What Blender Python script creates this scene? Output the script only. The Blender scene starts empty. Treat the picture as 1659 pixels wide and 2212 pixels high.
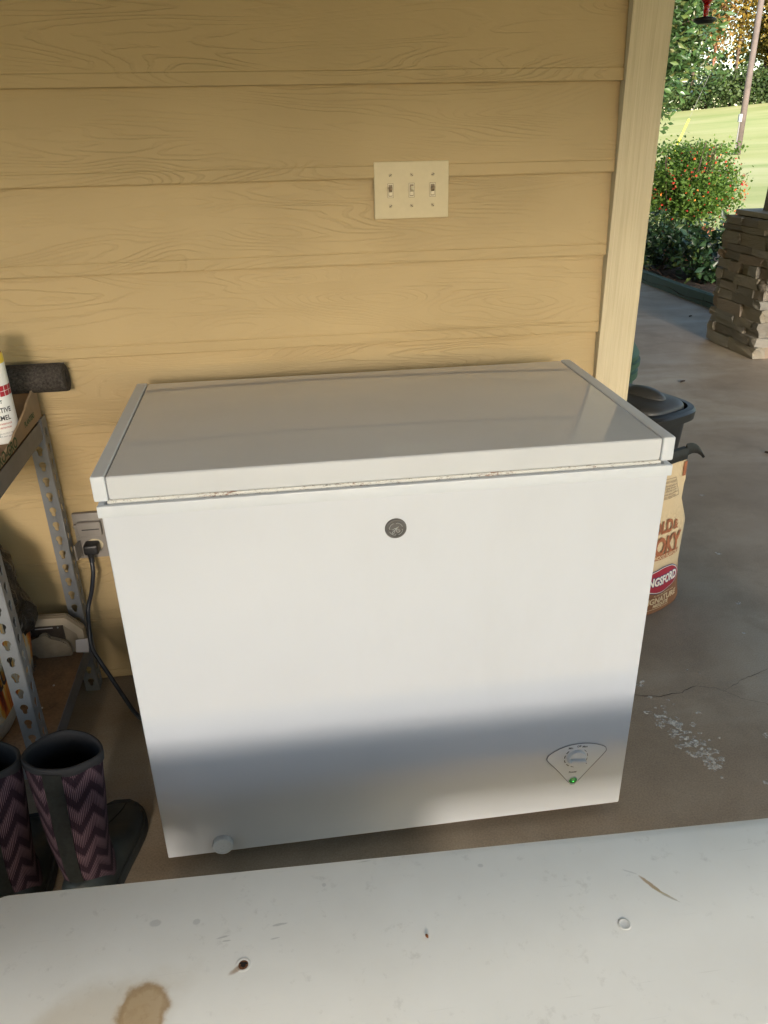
import bpy, bmesh, math, random
import numpy as np
from mathutils import Vector, Matrix, noise as mnoise

random.seed(7); RNG = np.random.default_rng(7)
R = math.radians
SC = bpy.context.scene
COL = SC.collection

# ------------------------------------------------------------------ camera
CAM = Vector((0.2957, -1.8166, 1.3109))
YAW, PITCH, ROLL = R(7.408), R(25.791), R(-1.202)
fw = Vector((math.sin(YAW)*math.cos(PITCH), math.cos(YAW)*math.cos(PITCH), -math.sin(PITCH)))
rt = Vector((math.cos(YAW), -math.sin(YAW), 0)); up = rt.cross(fw)
rr = rt*math.cos(ROLL) + up*math.sin(ROLL); uu = up*math.cos(ROLL) - rt*math.sin(ROLL)
cd = bpy.data.cameras.new('camera'); cam = bpy.data.objects.new('camera', cd); COL.objects.link(cam)
cd.sensor_fit = 'VERTICAL'; cd.sensor_height = 36; cd.lens = 36*1696.8/2212
cd.clip_start = 0.02; cd.clip_end = 2000
cam.matrix_world = Matrix(((rr.x, uu.x, -fw.x, CAM.x), (rr.y, uu.y, -fw.y, CAM.y), (rr.z, uu.z, -fw.z, CAM.z), (0, 0, 0, 1)))
SC.camera = cam

# ------------------------------------------------------------------ light
SUN_EL, SUN_AZ = R(14), R(3)          # low sun in front of the open side, a little to the left
w = bpy.data.worlds.new('World'); SC.world = w; w.use_nodes = True
nt = w.node_tree; nt.nodes.clear()
sky = nt.nodes.new('ShaderNodeTexSky'); sky.sky_type = 'NISHITA'; sky.sun_disc = False
sky.sun_elevation = SUN_EL; sky.sun_rotation = math.pi + SUN_AZ
sky.air_density = 1.0; sky.dust_density = 0.6; sky.ozone_density = 1.0
bg = nt.nodes.new('ShaderNodeBackground'); bg.inputs['Strength'].default_value = 0.15
wo = nt.nodes.new('ShaderNodeOutputWorld')
nt.links.new(sky.outputs[0], bg.inputs[0]); nt.links.new(bg.outputs[0], wo.inputs[0])
sd = bpy.data.lights.new('sun', 'SUN'); sd.energy = 5.0; sd.angle = R(11); sd.color = (1.0, 0.895, 0.76)
so = bpy.data.objects.new('sun', sd); COL.objects.link(so)
ld = Vector((math.sin(SUN_AZ)*math.cos(SUN_EL), math.cos(SUN_AZ)*math.cos(SUN_EL), -math.sin(SUN_EL)))
so.rotation_euler = ld.to_track_quat('-Z', 'Y').to_euler(); so.location = (-2, -30, 12)
SC.view_settings.view_transform = 'Standard'; SC.view_settings.look = 'None'
SC.view_settings.exposure = 1.58; SC.view_settings.gamma = 1.0
SC.view_settings.use_curve_mapping = False

# ------------------------------------------------------------------ helpers
def tag(o, label=None, cat=None, group=None, kind=None):
    if label: o['label'] = label
    if cat: o['category'] = cat
    if group: o['group'] = group
    if kind: o['kind'] = kind
    return o

def thing(name, label, cat, loc=(0, 0, 0), group=None):
    o = bpy.data.objects.new(name, None); COL.objects.link(o); o.location = loc
    o.empty_display_size = 0.1
    return tag(o, label, cat, group)

def link(name, me, m=None, parent=None, smooth=None):
    o = bpy.data.objects.new(name, me); COL.objects.link(o)
    if m is not None and not me.materials: me.materials.append(m)
    if parent is not None:
        o.parent = parent
        o.matrix_parent_inverse = Matrix.Translation(-Vector(parent.location))
    if smooth is not None:
        me.polygons.foreach_set('use_smooth', [True]*len(me.polygons))
        if smooth < 180:
            try: me.set_sharp_from_angle(angle=R(smooth))
            except Exception: pass
    return o

class MB:
    """collects shapes into one mesh"""
    def __init__(s): s.bm = bmesh.new(); s.uv = None
    def box(s, x0, x1, y0, y1, z0, z1, bev=0, seg=2, mat=None, M=None):
        r = bmesh.ops.create_cube(s.bm, size=1)
        vs = r['verts']
        for v in vs:
            v.co = Vector((x0+(v.co.x+.5)*(x1-x0), y0+(v.co.y+.5)*(y1-y0), z0+(v.co.z+.5)*(z1-z0)))
            if M is not None: v.co = M @ v.co
        if bev:
            es = set(e for v in vs for e in v.link_edges)
            bmesh.ops.bevel(s.bm, geom=list(es), offset=bev, segments=seg, affect='EDGES', profile=.6)
        return s
    def faces(s, vs, fs):
        b = [s.bm.verts.new(v) for v in vs]
        for f in fs:
            try: s.bm.faces.new([b[i] for i in f])
            except ValueError: pass
        return s
    def cyl(s, c, ax, r0, r1, h, n=24, cap=True):
        ax = Vector(ax).normalized(); q = ax.to_track_quat('Z', 'Y')
        rings = []
        for k, r in ((0, r0), (h, r1)):
            rings.append([s.bm.verts.new(Vector(c)+q@Vector((r*math.cos(2*math.pi*i/n), r*math.sin(2*math.pi*i/n), k))) for i in range(n)])
        for i in range(n):
            j = (i+1) % n; s.bm.faces.new((rings[0][i], rings[0][j], rings[1][j], rings[1][i]))
        if cap: s.bm.faces.new(rings[0][::-1]); s.bm.faces.new(rings[1])
        return s
    def lathe(s, c, prof, n=32, ax=(0, 0, 1), sx=1, sy=1):
        ax = Vector(ax).normalized(); q = ax.to_track_quat('Z', 'Y'); rings = []
        for r, h in prof:
            rings.append([s.bm.verts.new(Vector(c)+q@Vector((sx*max(r, 1e-5)*math.cos(2*math.pi*i/n), sy*max(r, 1e-5)*math.sin(2*math.pi*i/n), h))) for i in range(n)])
        for a, b in zip(rings, rings[1:]):
            for i in range(n):
                j = (i+1) % n; s.bm.faces.new((a[i], a[j], b[j], b[i]))
        return s
    def loft(s, rings, cap0=True, cap1=True):
        rs = [[s.bm.verts.new(p) for p in r] for r in rings]; n = len(rs[0])
        for a, b in zip(rs, rs[1:]):
            for i in range(n):
                j = (i+1) % n; s.bm.faces.new((a[i], a[j], b[j], b[i]))
        if cap0: s.bm.faces.new(rs[0][::-1])
        if cap1: s.bm.faces.new(rs[-1])
        return s
    def tube(s, pts, r, n=8, close=False):
        pts = [Vector(p) for p in pts]; rings = []; prev = None
        for i, p in enumerate(pts):
            t = (pts[min(i+1, len(pts)-1)]-pts[max(i-1, 0)]).normalized()
            if prev is None: a = t.orthogonal().normalized()
            else: a = (prev-t*prev.dot(t)).normalized()
            prev = a; b = t.cross(a); rad = r[i] if isinstance(r, (list, tuple)) else r
            rings.append([p+(a*math.cos(2*math.pi*k/n)+b*math.sin(2*math.pi*k/n))*rad for k in range(n)])
        return s.loft(rings)
    def build(s, name, m, parent=None, smooth=None):
        bmesh.ops.recalc_face_normals(s.bm, faces=s.bm.faces[:])
        me = bpy.data.meshes.new(name); s.bm.to_mesh(me); s.bm.free()
        return link(name, me, m, parent, smooth)

def catmull(pts, n=8):
    pts = [Vector(p) for p in pts]; out = []
    P = [pts[0]*2-pts[1]]+pts+[pts[-1]*2-pts[-2]]
    for i in range(1, len(P)-2):
        for k in range(n):
            t = k/n; a, b, c, d = P[i-1:i+3]
            out.append(.5*((2*b)+(c-a)*t+(2*a-5*b+4*c-d)*t*t+(3*b-a-3*c+d)*t**3))
    out.append(pts[-1]); return out

# ---------------- materials
class NT:
    def __init__(s, name):
        s.m = bpy.data.materials.new(name); s.m.use_nodes = True; s.t = s.m.node_tree
        s.b = s.t.nodes['Principled BSDF']; s.o = s.t.nodes['Material Output']
    def n(s, typ, **kw):
        d = s.t.nodes.new('ShaderNode'+typ)
        for k, v in kw.items(): setattr(d, k, v)
        return d
    def l(s, a, b): s.t.links.new(a, b)
    def put(s, sock, v):
        if isinstance(v, bpy.types.NodeSocket): s.l(v, sock)
        else: sock.default_value = v
    def math(s, op, a, b=0.0, c=0.0, clamp=False):
        d = s.n('Math', operation=op, use_clamp=clamp); s.put(d.inputs[0], a); s.put(d.inputs[1], b); s.put(d.inputs[2], c); return d.outputs[0]
    def vmath(s, op, a, b=(0, 0, 0)):
        d = s.n('VectorMath', operation=op); s.put(d.inputs[0], a); s.put(d.inputs[1], b)
        return d.outputs['Value'] if op in ('LENGTH', 'DOT_PRODUCT', 'DISTANCE') else d.outputs[0]
    def coord(s, kind='Object', scale=(1, 1, 1), loc=(0, 0, 0), rot=(0, 0, 0)):
        tc = s.n('TexCoord'); mp = s.n('Mapping'); s.l(tc.outputs[kind], mp.inputs[0])
        mp.inputs['Scale'].default_value = scale; mp.inputs['Location'].default_value = loc; mp.inputs['Rotation'].default_value = rot
        return mp.outputs[0]
    def noise(s, vec, scale=5, detail=4, rough=.55, dist=0):
        d = s.n('TexNoise'); s.l(vec, d.inputs['Vector']); d.inputs['Scale'].default_value = scale
        d.inputs['Detail'].default_value = detail; d.inputs['Roughness'].default_value = rough; d.inputs['Distortion'].default_value = dist
        return d.outputs['Fac']
    def ramp(s, fac, stops, interp='LINEAR'):
        d = s.n('ValToRGB'); s.put(d.inputs[0], fac); cr = d.color_ramp; cr.interpolation = interp
        while len(cr.elements) < len(stops): cr.elements.new(.5)
        for e, (p, c) in zip(cr.elements, stops): e.position = p; e.color = tuple(c)+((1,) if len(c) == 3 else ())
        return d.outputs[0]
    def mix(s, f, a, b, mode='MIX'):
        d = s.n('Mix', data_type='RGBA', blend_type=mode); s.put(d.inputs[0], f)
        for i, v in ((6, a), (7, b)):
            if isinstance(v, (tuple, list)) and len(v) == 3: v = tuple(v)+(1,)
            s.put(d.inputs[i], v)
        return d.outputs[2]
    def bump(s, h, strength=.5, dist=.001, normal=None):
        d = s.n('Bump'); s.put(d.inputs['Height'], h); d.inputs['Strength'].default_value = strength; d.inputs['Distance'].default_value = dist
        if normal is not None: s.l(normal, d.inputs['Normal'])
        return d.outputs[0]
    def set(s, color=None, rough=None, metal=None, normal=None, spec=None, **kw):
        if color is not None: s.put(s.b.inputs['Base Color'], tuple(color)+(1,) if isinstance(color, (tuple, list)) and len(color) == 3 else color)
        if rough is not None: s.put(s.b.inputs['Roughness'], rough)
        if metal is not None: s.put(s.b.inputs['Metallic'], metal)
        if normal is not None: s.l(normal, s.b.inputs['Normal'])
        if spec is not None: s.b.inputs['Specular IOR Level'].default_value = spec
        for k, v in kw.items(): s.put(s.b.inputs[k.replace('_', ' ')], v)
        return s.m

def simple(name, col, rough=.5, metal=0, var=.12, scale=30, bump=.0, bd=.001, spec=.5):
    """plain colour with a little mottling, uneven gloss and fine relief"""
    t = NT(name); c = t.coord(); n1 = t.noise(c, scale, 4); n2 = t.noise(c, scale*.17, 3)
    lo = tuple(x*(1-var) for x in col); hi = tuple(min(1, x*(1+var)) for x in col)
    k = t.math('ADD', t.math('MULTIPLY', n1, .5), t.math('MULTIPLY', n2, .5))
    colr = t.ramp(k, [(.33, lo), (.67, hi)])
    rg = t.math('ADD', t.math('MULTIPLY', n2, .16), rough-.08)
    t.set(colr, rg, metal, spec=spec)
    if bump: t.l(t.bump(n1, bump, bd), t.b.inputs['Normal'])
    return t.m

def blobmask(t, P, c, r, amp=.35, nscale=14, soft=.12, rot=0, seed=0):
    """mask of an irregular spot on a horizontal surface"""
    v = t.vmath('SUBTRACT', P, (c[0], c[1], 0))
    if rot:
        mp = t.n('Mapping'); t.l(v, mp.inputs[0]); mp.inputs['Rotation'].default_value = (0, 0, -rot); v = mp.outputs[0]
    v = t.vmath('MULTIPLY', v, (1/r[0], 1/r[1], 0))
    L = t.vmath('LENGTH', v)
    sv = t.vmath('ADD', P, (seed, seed*.7, 0))
    nn = t.math('MULTIPLY', t.math('SUBTRACT', t.noise(sv, nscale, 4, .6), .5), amp*4)
    L2 = t.math('ADD', L, nn)
    d = t.n('MapRange'); d.interpolation_type = 'SMOOTHSTEP'
    t.l(L2, d.inputs[0]); d.inputs[1].default_value = 1+soft; d.inputs[2].default_value = 1-soft
    return d.outputs[0], L2

# siding paint
def m_siding(vertical=False):
    t = NT('painted_board_vertical' if vertical else 'painted_siding')
    tc = t.n('TexCoord'); oi = t.n('ObjectInfo')
    off = t.math('MULTIPLY', oi.outputs['Random'], 37.0)
    cx = t.n('CombineXYZ'); t.l(off, cx.inputs[0]); t.l(off, cx.inputs[1]); t.l(off, cx.inputs[2])
    P = t.vmath('ADD', tc.outputs['Object'], cx.outputs[0])
    if vertical:
        g = t.vmath('MULTIPLY', P, (1, 1, .014)); n1 = t.noise(g, 400, 3, .65)
        g2 = t.vmath('MULTIPLY', P, (1, 1, .03)); n2 = t.noise(g2, 110, 2)
        h = t.math('ADD', t.math('MULTIPLY', n1, .7), t.math('MULTIPLY', n2, .5))
        line = t.math('SUBTRACT', 1.0, t.math('MULTIPLY', t.math('SUBTRACT', h, .42), 4, clamp=True), clamp=True)
    else:
        g = t.vmath('MULTIPLY', P, (1.25, 3, 8.5))
        f = t.noise(g, 1.0, 2.0, .45, .45)
        fine = t.noise(t.vmath('MULTIPLY', P, (9, 5, 60)), 1.0, 4)
        fine2 = t.noise(t.vmath('MULTIPLY', P, (40, 20, 200)), 1.0, 2)
        ph = t.math('ADD', t.math('MULTIPLY', f, 205.0), t.math('MULTIPLY', fine, 6.5))
        s1 = t.math('SINE', ph)
        fade = t.noise(t.vmath('MULTIPLY', P, (2.2, 2, 9)), 1.0, 2)
        ridge = t.n('MapRange'); ridge.interpolation_type = 'SMOOTHSTEP'; t.l(s1, ridge.inputs[0])
        ridge.inputs[1].default_value = .45; ridge.inputs[2].default_value = 1.0
        fd = t.n('MapRange'); t.l(fade, fd.inputs[0]); fd.inputs[1].default_value = .40; fd.inputs[2].default_value = .64; fd.inputs[3].default_value = .12
        line = t.math('MULTIPLY', ridge.outputs[0], fd.outputs[0])
        h = t.math('SUBTRACT', t.math('MULTIPLY', fine2, .45), line)
    blot = t.noise(P, 3.0, 3); dirt = t.noise(P, 55, 4, .7)
    base = t.ramp(blot, [(.3, (.390, .285, .143)), (.7, (.435, .320, .163))]) if not vertical else t.ramp(blot, [(.3, (.535, .45, .30)), (.7, (.585, .495, .335))])
    col = t.mix(t.math('MULTIPLY', line, .10 if not vertical else .30), base, (.25, .18, .085))
    sp = t.math('GREATER_THAN', dirt, .75)
    col = t.mix(t.math('MULTIPLY', sp, .35), col, (.16, .11, .06))
    t.set(col, .62, normal=t.bump(h, .80, 0.0013 if not vertical else .0022), spec=.35)
    return t.m

M = {}
M['siding'] = m_siding(); M['trim'] = m_siding(True)
M['core'] = simple('sheathing', (.3, .24, .15), .8)
M['ceiling'] = simple('soffit_paint', (.28, .25, .20), .7)

# freezer enamel
def m_enamel(name, rough, orange, col=(.53, .55, .595)):
    t = NT(name); c = t.coord(); n = t.noise(c, 420, 2); n2 = t.noise(c, 5, 3); sm = t.noise(t.coord(scale=(3, 3, 1)), 2.2, 4, .65)
    sp = t.math('GREATER_THAN', t.noise(c, 95, 3, .7), .80)
    cc = t.ramp(n2, [(.3, tuple(x*.975 for x in col)), (.7, col)])
    cc = t.mix(t.math('MULTIPLY', sp, .35), cc, (.35, .31, .27))
    cc = t.mix(t.math('MULTIPLY', t.math('SUBTRACT', sm, .5), .5, clamp=True), cc, (.40, .40, .40))
    rg = t.math('ADD', t.math('MULTIPLY', sm, .14), rough-.07)
    h = t.math('ADD', t.math('MULTIPLY', n, .04*orange), t.math('MULTIPLY', n2, .8))
    t.set(cc, rg, normal=t.bump(h, .25, .002), spec=.5)
    return t.m
M['enamel'] = m_enamel('white_enamel', .36, 1.0)
M['lid'] = m_enamel('white_lid_enamel', .055, .25, (.545, .555, .575))
M['plastic'] = simple('white_plastic', (.56, .585, .625), .4, var=.03)
t = NT('dirty_gasket'); c = t.coord(scale=(1, 1, 2.2)); nn = t.noise(c, 160, 4, .75); big = t.noise(t.coord(scale=(1, 0, 0)), 9, 3, .6)
mask = t.math('MULTIPLY', t.math('MULTIPLY', t.math('SUBTRACT', t.math('ADD', nn, t.math('MULTIPLY', big, .55)), .815), 8, clamp=True), .9)
t.set(t.mix(mask, (.60, .595, .57), t.ramp(big, [(.45, (.10, .09, .08)), (.62, (.22, .10, .05))])), .5); M['gasket'] = t.m
M['badge'] = simple('dark_chrome', (.115, .11, .105), .40, metal=.4, var=.2)
M['badge_hi'] = simple('pale_chrome', (.50, .50, .49), .35, metal=.5)
t = NT('green_lens'); t.set((.008, .12, .018), .12, Emission_Color=(.05, 1, .12, 1), Emission_Strength=.02, Coat_Weight=1.0); M['lens'] = t.m
t = NT('green_glow'); t.set((.05, .6, .08), .2, Emission_Color=(.15, 1, .2, 1), Emission_Strength=.35); M['glow'] = t.m
M['ink'] = simple('black_ink', (.03, .03, .035), .5)
M['groove'] = simple('grey_seam', (.17, .17, .18), .5)

# concrete
t = NT('stained_concrete'); c = t.coord()
a = t.noise(c, .9, 5, .6, .4); b = t.noise(c, 5, 5, .65, .3); d = t.noise(c, 60, 4, .7); e = t.noise(c, 260, 2)
st = t.noise(t.coord(scale=(.35, 1.2, 1), rot=(0, 0, R(24))), 1.8, 5, .6, .6)
col = t.ramp(a, [(.3, (.255, .197, .142)), (.5, (.335, .268, .20)), (.72, (.43, .37, .295))])
col = t.mix(t.math('MULTIPLY', t.math('SUBTRACT', b, .45), 2.4, clamp=True), col, (.24, .19, .145))
col = t.mix(t.math('MULTIPLY', t.math('SUBTRACT', st, .48), 2.0, clamp=True), col, (.54, .50, .44))
col = t.mix(t.math('MULTIPLY', t.math('GREATER_THAN', d, .715), .55), col, (.07, .055, .04))
col = t.mix(.45, col, t.ramp(e, [(.35, (.1, .09, .07)), (.65, (.42, .4, .36))]), 'SOFT_LIGHT')
col = t.mix(t.math('MULTIPLY', t.math('GREATER_THAN', t.noise(c, 135, 3, .7), .72), .5), col, (.09, .07, .05))
hh = t.math('ADD', t.math('MULTIPLY', b, 1.2), t.math('ADD', t.math('MULTIPLY', d, .5), t.math('MULTIPLY', e, .25)))
t.set(col, t.math('ADD', t.math('MULTIPLY', b, .35), .42), normal=t.bump(hh, .35, .0015), spec=.4); M['concrete'] = t.m
M['asphalt'] = simple('asphalt', (.055, .052, .05), .9, var=.3, scale=80, bump=.4)
M['crack'] = simple('crack_shadow', (.06, .048, .038), .9)
t = NT('dried_white_paint'); c = t.coord(); n = t.noise(c, 150, 4, .7); t.set(t.ramp(n, [(.3, (.56, .53, .48)), (.7, (.78, .75, .71))]), .7)
tp = t.n('BsdfTransparent'); mx = t.n('MixShader'); t.l(t.math('MULTIPLY', t.math('SUBTRACT', t.noise(c, 105, 4, .65), .37), 3.4, clamp=True), mx.inputs[0]); t.l(tp.outputs[0], mx.inputs[1]); t.l(t.b.outputs[0], mx.inputs[2]); t.l(mx.outputs[0], t.o.inputs[0]); M['splat'] = t.m

# bench paint with stains (object coordinates = world axes, origin at bench centre)
BENCH = Vector((0, 0, 0))
t = NT('stained_white_bench_paint'); tc = t.n('TexCoord'); P = tc.outputs['Object']
mott = t.noise(P, 9, 4); col = t.ramp(mott, [(.3, (.815, .79, .735)), (.7, (.855, .835, .785))])
grime = t.noise(P, 38, 5, .7); col = t.mix(t.math('MULTIPLY', t.math('SUBTRACT', grime, .60), 2.2, clamp=True), col, (.42, .39, .34))
halo, _ = blobmask(t, P, (.012, -1.214), (.105, .048), .30, 12, .35, rot=R(24)); col = t.mix(t.math('MULTIPLY', halo, .42), col, (.52, .42, .28))
core, L2 = blobmask(t, P, (.076, -1.203), (.029, .036), .20, 34, .22, rot=R(8), seed=3)
rng = t.math('SUBTRACT', 1.0, t.math('MULTIPLY', t.math('ABSOLUTE', t.math('SUBTRACT', L2, .90)), 6.0, clamp=True), clamp=True)
col = t.mix(t.math('MULTIPLY', core, .78), col, (.44, .285, .12))
col = t.mix(t.math('MULTIPLY', rng, .55), col, (.30, .17, .055))
r2 = t.math('MULTIPLY', core, t.math('MULTIPLY', t.math('SUBTRACT', t.noise(P, 55, 4, .7, 1.2), .5), 3, clamp=True)); col = t.mix(t.math('MULTIPLY', r2, .4), col, (.30, .17, .06))
for (cx_, cy_, rx, ry, sd_) in ((.076, -1.084, .0075, .005, 1), (.130, -1.0905, .005, .004, 2), (.52, -1.062, .004, .003, 5), (.30, -1.06, .003, .003, 6)):
    mk, _ = blobmask(t, P, (cx_, cy_), (rx, ry), .18, 90, .25, seed=sd_); col = t.mix(t.math('MULTIPLY', mk, .4), col, (.45, .44, .42))
mk, _ = blobmask(t, P, (.186, -1.164), (.011, .0035), .2, 90, .4, rot=R(30), seed=4); col = t.mix(t.math('MULTIPLY', mk, .7), col, (.34, .2, .1))
for (cx_, cy_, rx, ry, ro, sd_, cc) in ((.741, -1.127, .017, .0026, -58, 7, (.36, .22, .08)), (.752, -1.143, .016, .0016, -45, 8, (.42, .33, .17)), (.757, -1.150, .012, .001, -40, 9, (.45, .42, .36)),
        (.722, -1.104, .010, .0012, -30, 10, (.5, .48, .44)), (.165, -1.118, .008, .0012, 8, 11, (.33, .32, .3)), (.17, -1.124, .005, .001, 0, 12, (.36, .34, .31)), (.238, -1.111, .010, .0016, 5, 13, (.33, .32, .3)), (.232, -1.13, .006, .001, 5, 14, (.4, .38, .35)), (.36, -1.03, .010, .0006, 2, 15, (.36, .34, .31))):
    mk, _ = blobmask(t, P, (cx_, cy_), (rx, ry), .30, 160, .3, rot=R(ro), seed=sd_); col = t.mix(t.math('MULTIPLY', mk, .8 if sd_ < 10 else .45), col, cc)
for ro_, sd_ in ((12, 3.1), (-35, 7.7), (70, 1.3)):
    sc_v = t.n('Mapping'); t.l(P, sc_v.inputs[0]); sc_v.inputs['Rotation'].default_value = (0, 0, R(ro_)); sc_v.inputs['Scale'].default_value = (7, 210, 1); sc_v.inputs['Location'].default_value = (sd_, sd_*2, 0)
    ln_ = t.math('MULTIPLY', t.math('SUBTRACT', t.noise(sc_v.outputs[0], 1.0, 2, .6), .735), 12, clamp=True); col = t.mix(t.math('MULTIPLY', ln_, .30), col, (.45, .42, .37))
spk = t.math('GREATER_THAN', t.noise(P, 120, 3, .75), .79); col = t.mix(t.math('MULTIPLY', spk, .55), col, (.25, .22, .18))
t.set(col, t.math('ADD', t.math('MULTIPLY', grime, .25), .48), normal=t.bump(t.math('ADD', t.math('ADD', mott, t.math('MULTIPLY', grime, .3)), t.math('MULTIPLY', t.noise(P, 300, 2), .12)), .3, .0014)); M['bench'] = t.m
M['rust'] = simple('rust', (.20, .075, .025), .9, var=.6, scale=300, bump=.5)
M['deadleaf'] = simple('dead_leaf', (.05, .03, .02), .8, var=.4)
M['hole'] = simple('dark_void', (.015, .01, .008), .9)

M['plate'] = simple('beige_wall_plate', (.53, .44, .275), .55, var=.05, scale=60, bump=.15, bd=.0004)
M['toggle'] = simple('ivory_toggle', (.60, .52, .36), .35, var=.05)
M['toggle_brown'] = simple('worn_brown_toggle', (.22, .16, .10), .45, var=.3, scale=120)
M['screw'] = simple('screw_paint', (.45, .37, .25), .45, metal=.3, var=.3)
M['greyplastic'] = simple('grey_outlet_plastic', (.235, .215, .20), .45, var=.1)
M['ivory'] = simple('ivory_receptacle', (.55, .48, .33), .4, var=.05)
M['black'] = simple('black_rubber', (.018, .018, .020), .45, var=.3)
M['cord'] = simple('navy_cord', (.018, .022, .032), .4, var=.2)
# shelf steel with scratches
t = NT('grey_shelf_steel'); c = t.coord(); n = t.noise(c, 8, 4); s = t.noise(t.coord(scale=(1, 1, .25)), 120, 3, .7)
col = t.ramp(n, [(.3, (.185, .195, .215)), (.7, (.26, .27, .29))]); col = t.mix(t.math('GREATER_THAN', s, .76), col, (.5, .5, .48))
t.set(col, .42, .35, normal=t.bump(n, .1, .001)); M['steel'] = t.m
M['steel_edge'] = simple('chip_steel', (.16, .165, .18), .5, metal=.2, var=.2)
M['particle'] = simple('particle_board', (.24, .15, .085), .85, var=.35, scale=160, bump=.3)
M['card'] = simple('cardboard', (.34, .235, .135), .85, var=.1, scale=40, bump=.1)
M['card_in'] = simple('cardboard_inside', (.22, .13, .065), .9, var=.15)
M['card_print'] = simple('green_print', (.05, .09, .035), .8, var=.3)
t = NT('dark_foam'); c = t.coord(); v = t.n('TexVoronoi'); t.l(c, v.inputs['Vector']); v.inputs['Scale'].default_value = 330
n = t.noise(c, 210, 4, .7); col = t.ramp(n, [(.3, (.018, .015, .013)), (.7, (.085, .072, .062))])
t.set(col, .9, normal=t.bump(t.math('ADD', v.outputs['Distance'], n), .8, .002), spec=.2); M['foam'] = t.m
M['can'] = simple('white_can_label', (.78, .78, .76), .32, var=.03)
M['can_red'] = simple('can_red', (.36, .015, .03), .35, var=.1)
M['can_yellow'] = simple('can_yellow', (.75, .55, .06), .35, var=.05)
M['can_grey'] = simple('can_grey', (.35, .36, .38), .4, var=.1)
M['can_redtext'] = simple('can_redtext', (.45, .1, .08), .4)
t = NT('black_bin_liner'); c = t.coord(); n = t.noise(c, 22, 5, .6, 1.5)
t.set((.012, .012, .012), .28, normal=t.bump(n, 1, .02), spec=.6); M['liner'] = t.m
t = NT('flame_sack'); c = t.coord(); n = t.noise(t.coord(scale=(5, 5, 2.6)), 2.6, 4, .55, 1.6)
col = t.ramp(n, [(.30, (.06, .02, .01)), (.40, (.30, .03, .01)), (.48, (.62, .16, .02)), (.55, (.75, .45, .08)), (.60, (.72, .66, .5)), (.68, (.7, .7, .66))])
sep = t.n('SeparateXYZ'); t.l(c, sep.inputs[0]); lowb = t.math('LESS_THAN', sep.outputs[2], .20)
col = t.mix(lowb, col, t.ramp(t.noise(c, 60, 3), [(.3, (.45, .46, .42)), (.7, (.58, .58, .54))]))
t.set(col, .5, normal=t.bump(t.noise(c, 16, 4, .6, .8), .5, .008)); M['flame'] = t.m
M['beige'] = simple('beige_plastic', (.46, .39, .29), .5, var=.06)
M['beige2'] = simple('dusty_beige_plastic', (.34, .28, .20), .6, var=.18, scale=60)
M['clip'] = simple('dull_steel_clip', (.12, .10, .085), .35, metal=.7, var=.4)
M['paper'] = simple('white_paper', (.66, .62, .60), .8, var=.05)

# boots
t = NT('chevron_knit'); tc = t.n('TexCoord'); sp = t.n('SeparateXYZ'); t.l(tc.outputs['UV'], sp.inputs[0])
u, v = sp.outputs[0], sp.outputs[1]
wob = t.math('MULTIPLY', t.math('SUBTRACT', t.noise(t.coord('UV', (9, 6, 1)), 1.0, 2), .5), .10)
tri = t.math('PINGPONG', t.math('MULTIPLY', t.math('ADD', u, t.math('MULTIPLY', wob, .12)), 7.0), .5)
vv = t.math('ADD', t.math('MULTIPLY', t.math('ADD', v, t.math('MULTIPLY', wob, .3)), 7.2), t.math('MULTIPLY', tri, 1.5))
fr = t.math('FRACT', vv)
lines = t.math('SINE', t.math('MULTIPLY', u, 760.0))
edge = t.math('ADD', fr, t.math('MULTIPLY', lines, .09))
pink = t.math('MULTIPLY', t.math('GREATER_THAN', edge, .44), t.math('LESS_THAN', edge, .97))
pcol = t.mix(t.math('GREATER_THAN', lines, t.math('SUBTRACT', 1.6, t.math('MULTIPLY', fr, 2.4))), (.028, .016, .022), (.105, .063, .077))
col = t.mix(pink, (.016, .007, .013), pcol)
t.set(col, .85, normal=t.bump(lines, .4, .001), spec=.2); M['knit'] = t.m
M['neoprene'] = simple('black_neoprene', (.006, .006, .008), .8, var=.2, scale=200, bump=.2)
M['bootrubber'] = simple('muddy_grey_rubber', (.022, .027, .026), .6, var=.35, scale=45, bump=.2)
M['strap'] = simple('scuffed_green_strap', (.015, .017, .0145), .75, var=.5, scale=130, bump=.2)
M['sole'] = simple('black_sole', (.016, .018, .018), .7, var=.3)

M['binblack'] = simple('black_bin_plastic', (.009, .0095, .011), .42, var=.25, scale=50, bump=.12)
M['binlid'] = simple('dusty_black_lid', (.034, .034, .035), .48, var=.2, scale=70, bump=.15)
M['green'] = simple('dark_green_plastic', (.014, .048, .028), .62, var=.2)
# charcoal bag paper
t = NT('bag_paper'); c = t.coord(); sp = t.n('SeparateXYZ'); t.l(c, sp.inputs[0])
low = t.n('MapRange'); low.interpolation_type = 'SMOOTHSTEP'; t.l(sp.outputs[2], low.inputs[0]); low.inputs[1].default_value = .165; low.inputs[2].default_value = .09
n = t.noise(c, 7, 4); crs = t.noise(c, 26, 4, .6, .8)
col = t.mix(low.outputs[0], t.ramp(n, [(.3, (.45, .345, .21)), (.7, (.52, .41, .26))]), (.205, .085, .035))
t.set(col, .7, normal=t.bump(t.math('ADD', crs, n), .55, .006)); M['bagpaper'] = t.m
M['bag_brown'] = simple('bag_brown_ink', (.25, .085, .035), .7, var=.1)
M['bag_tan'] = simple('bag_tan_ink', (.56, .42, .26), .7, var=.05)
M['bag_dark'] = simple('bag_dark_ink', (.13, .10, .07), .7, var=.1)
M['bag_red'] = simple('bag_red_ink', (.28, .012, .03), .6, var=.1)
M['bag_blue'] = simple('bag_blue_ink', (.012, .03, .14), .6, var=.1)
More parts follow.
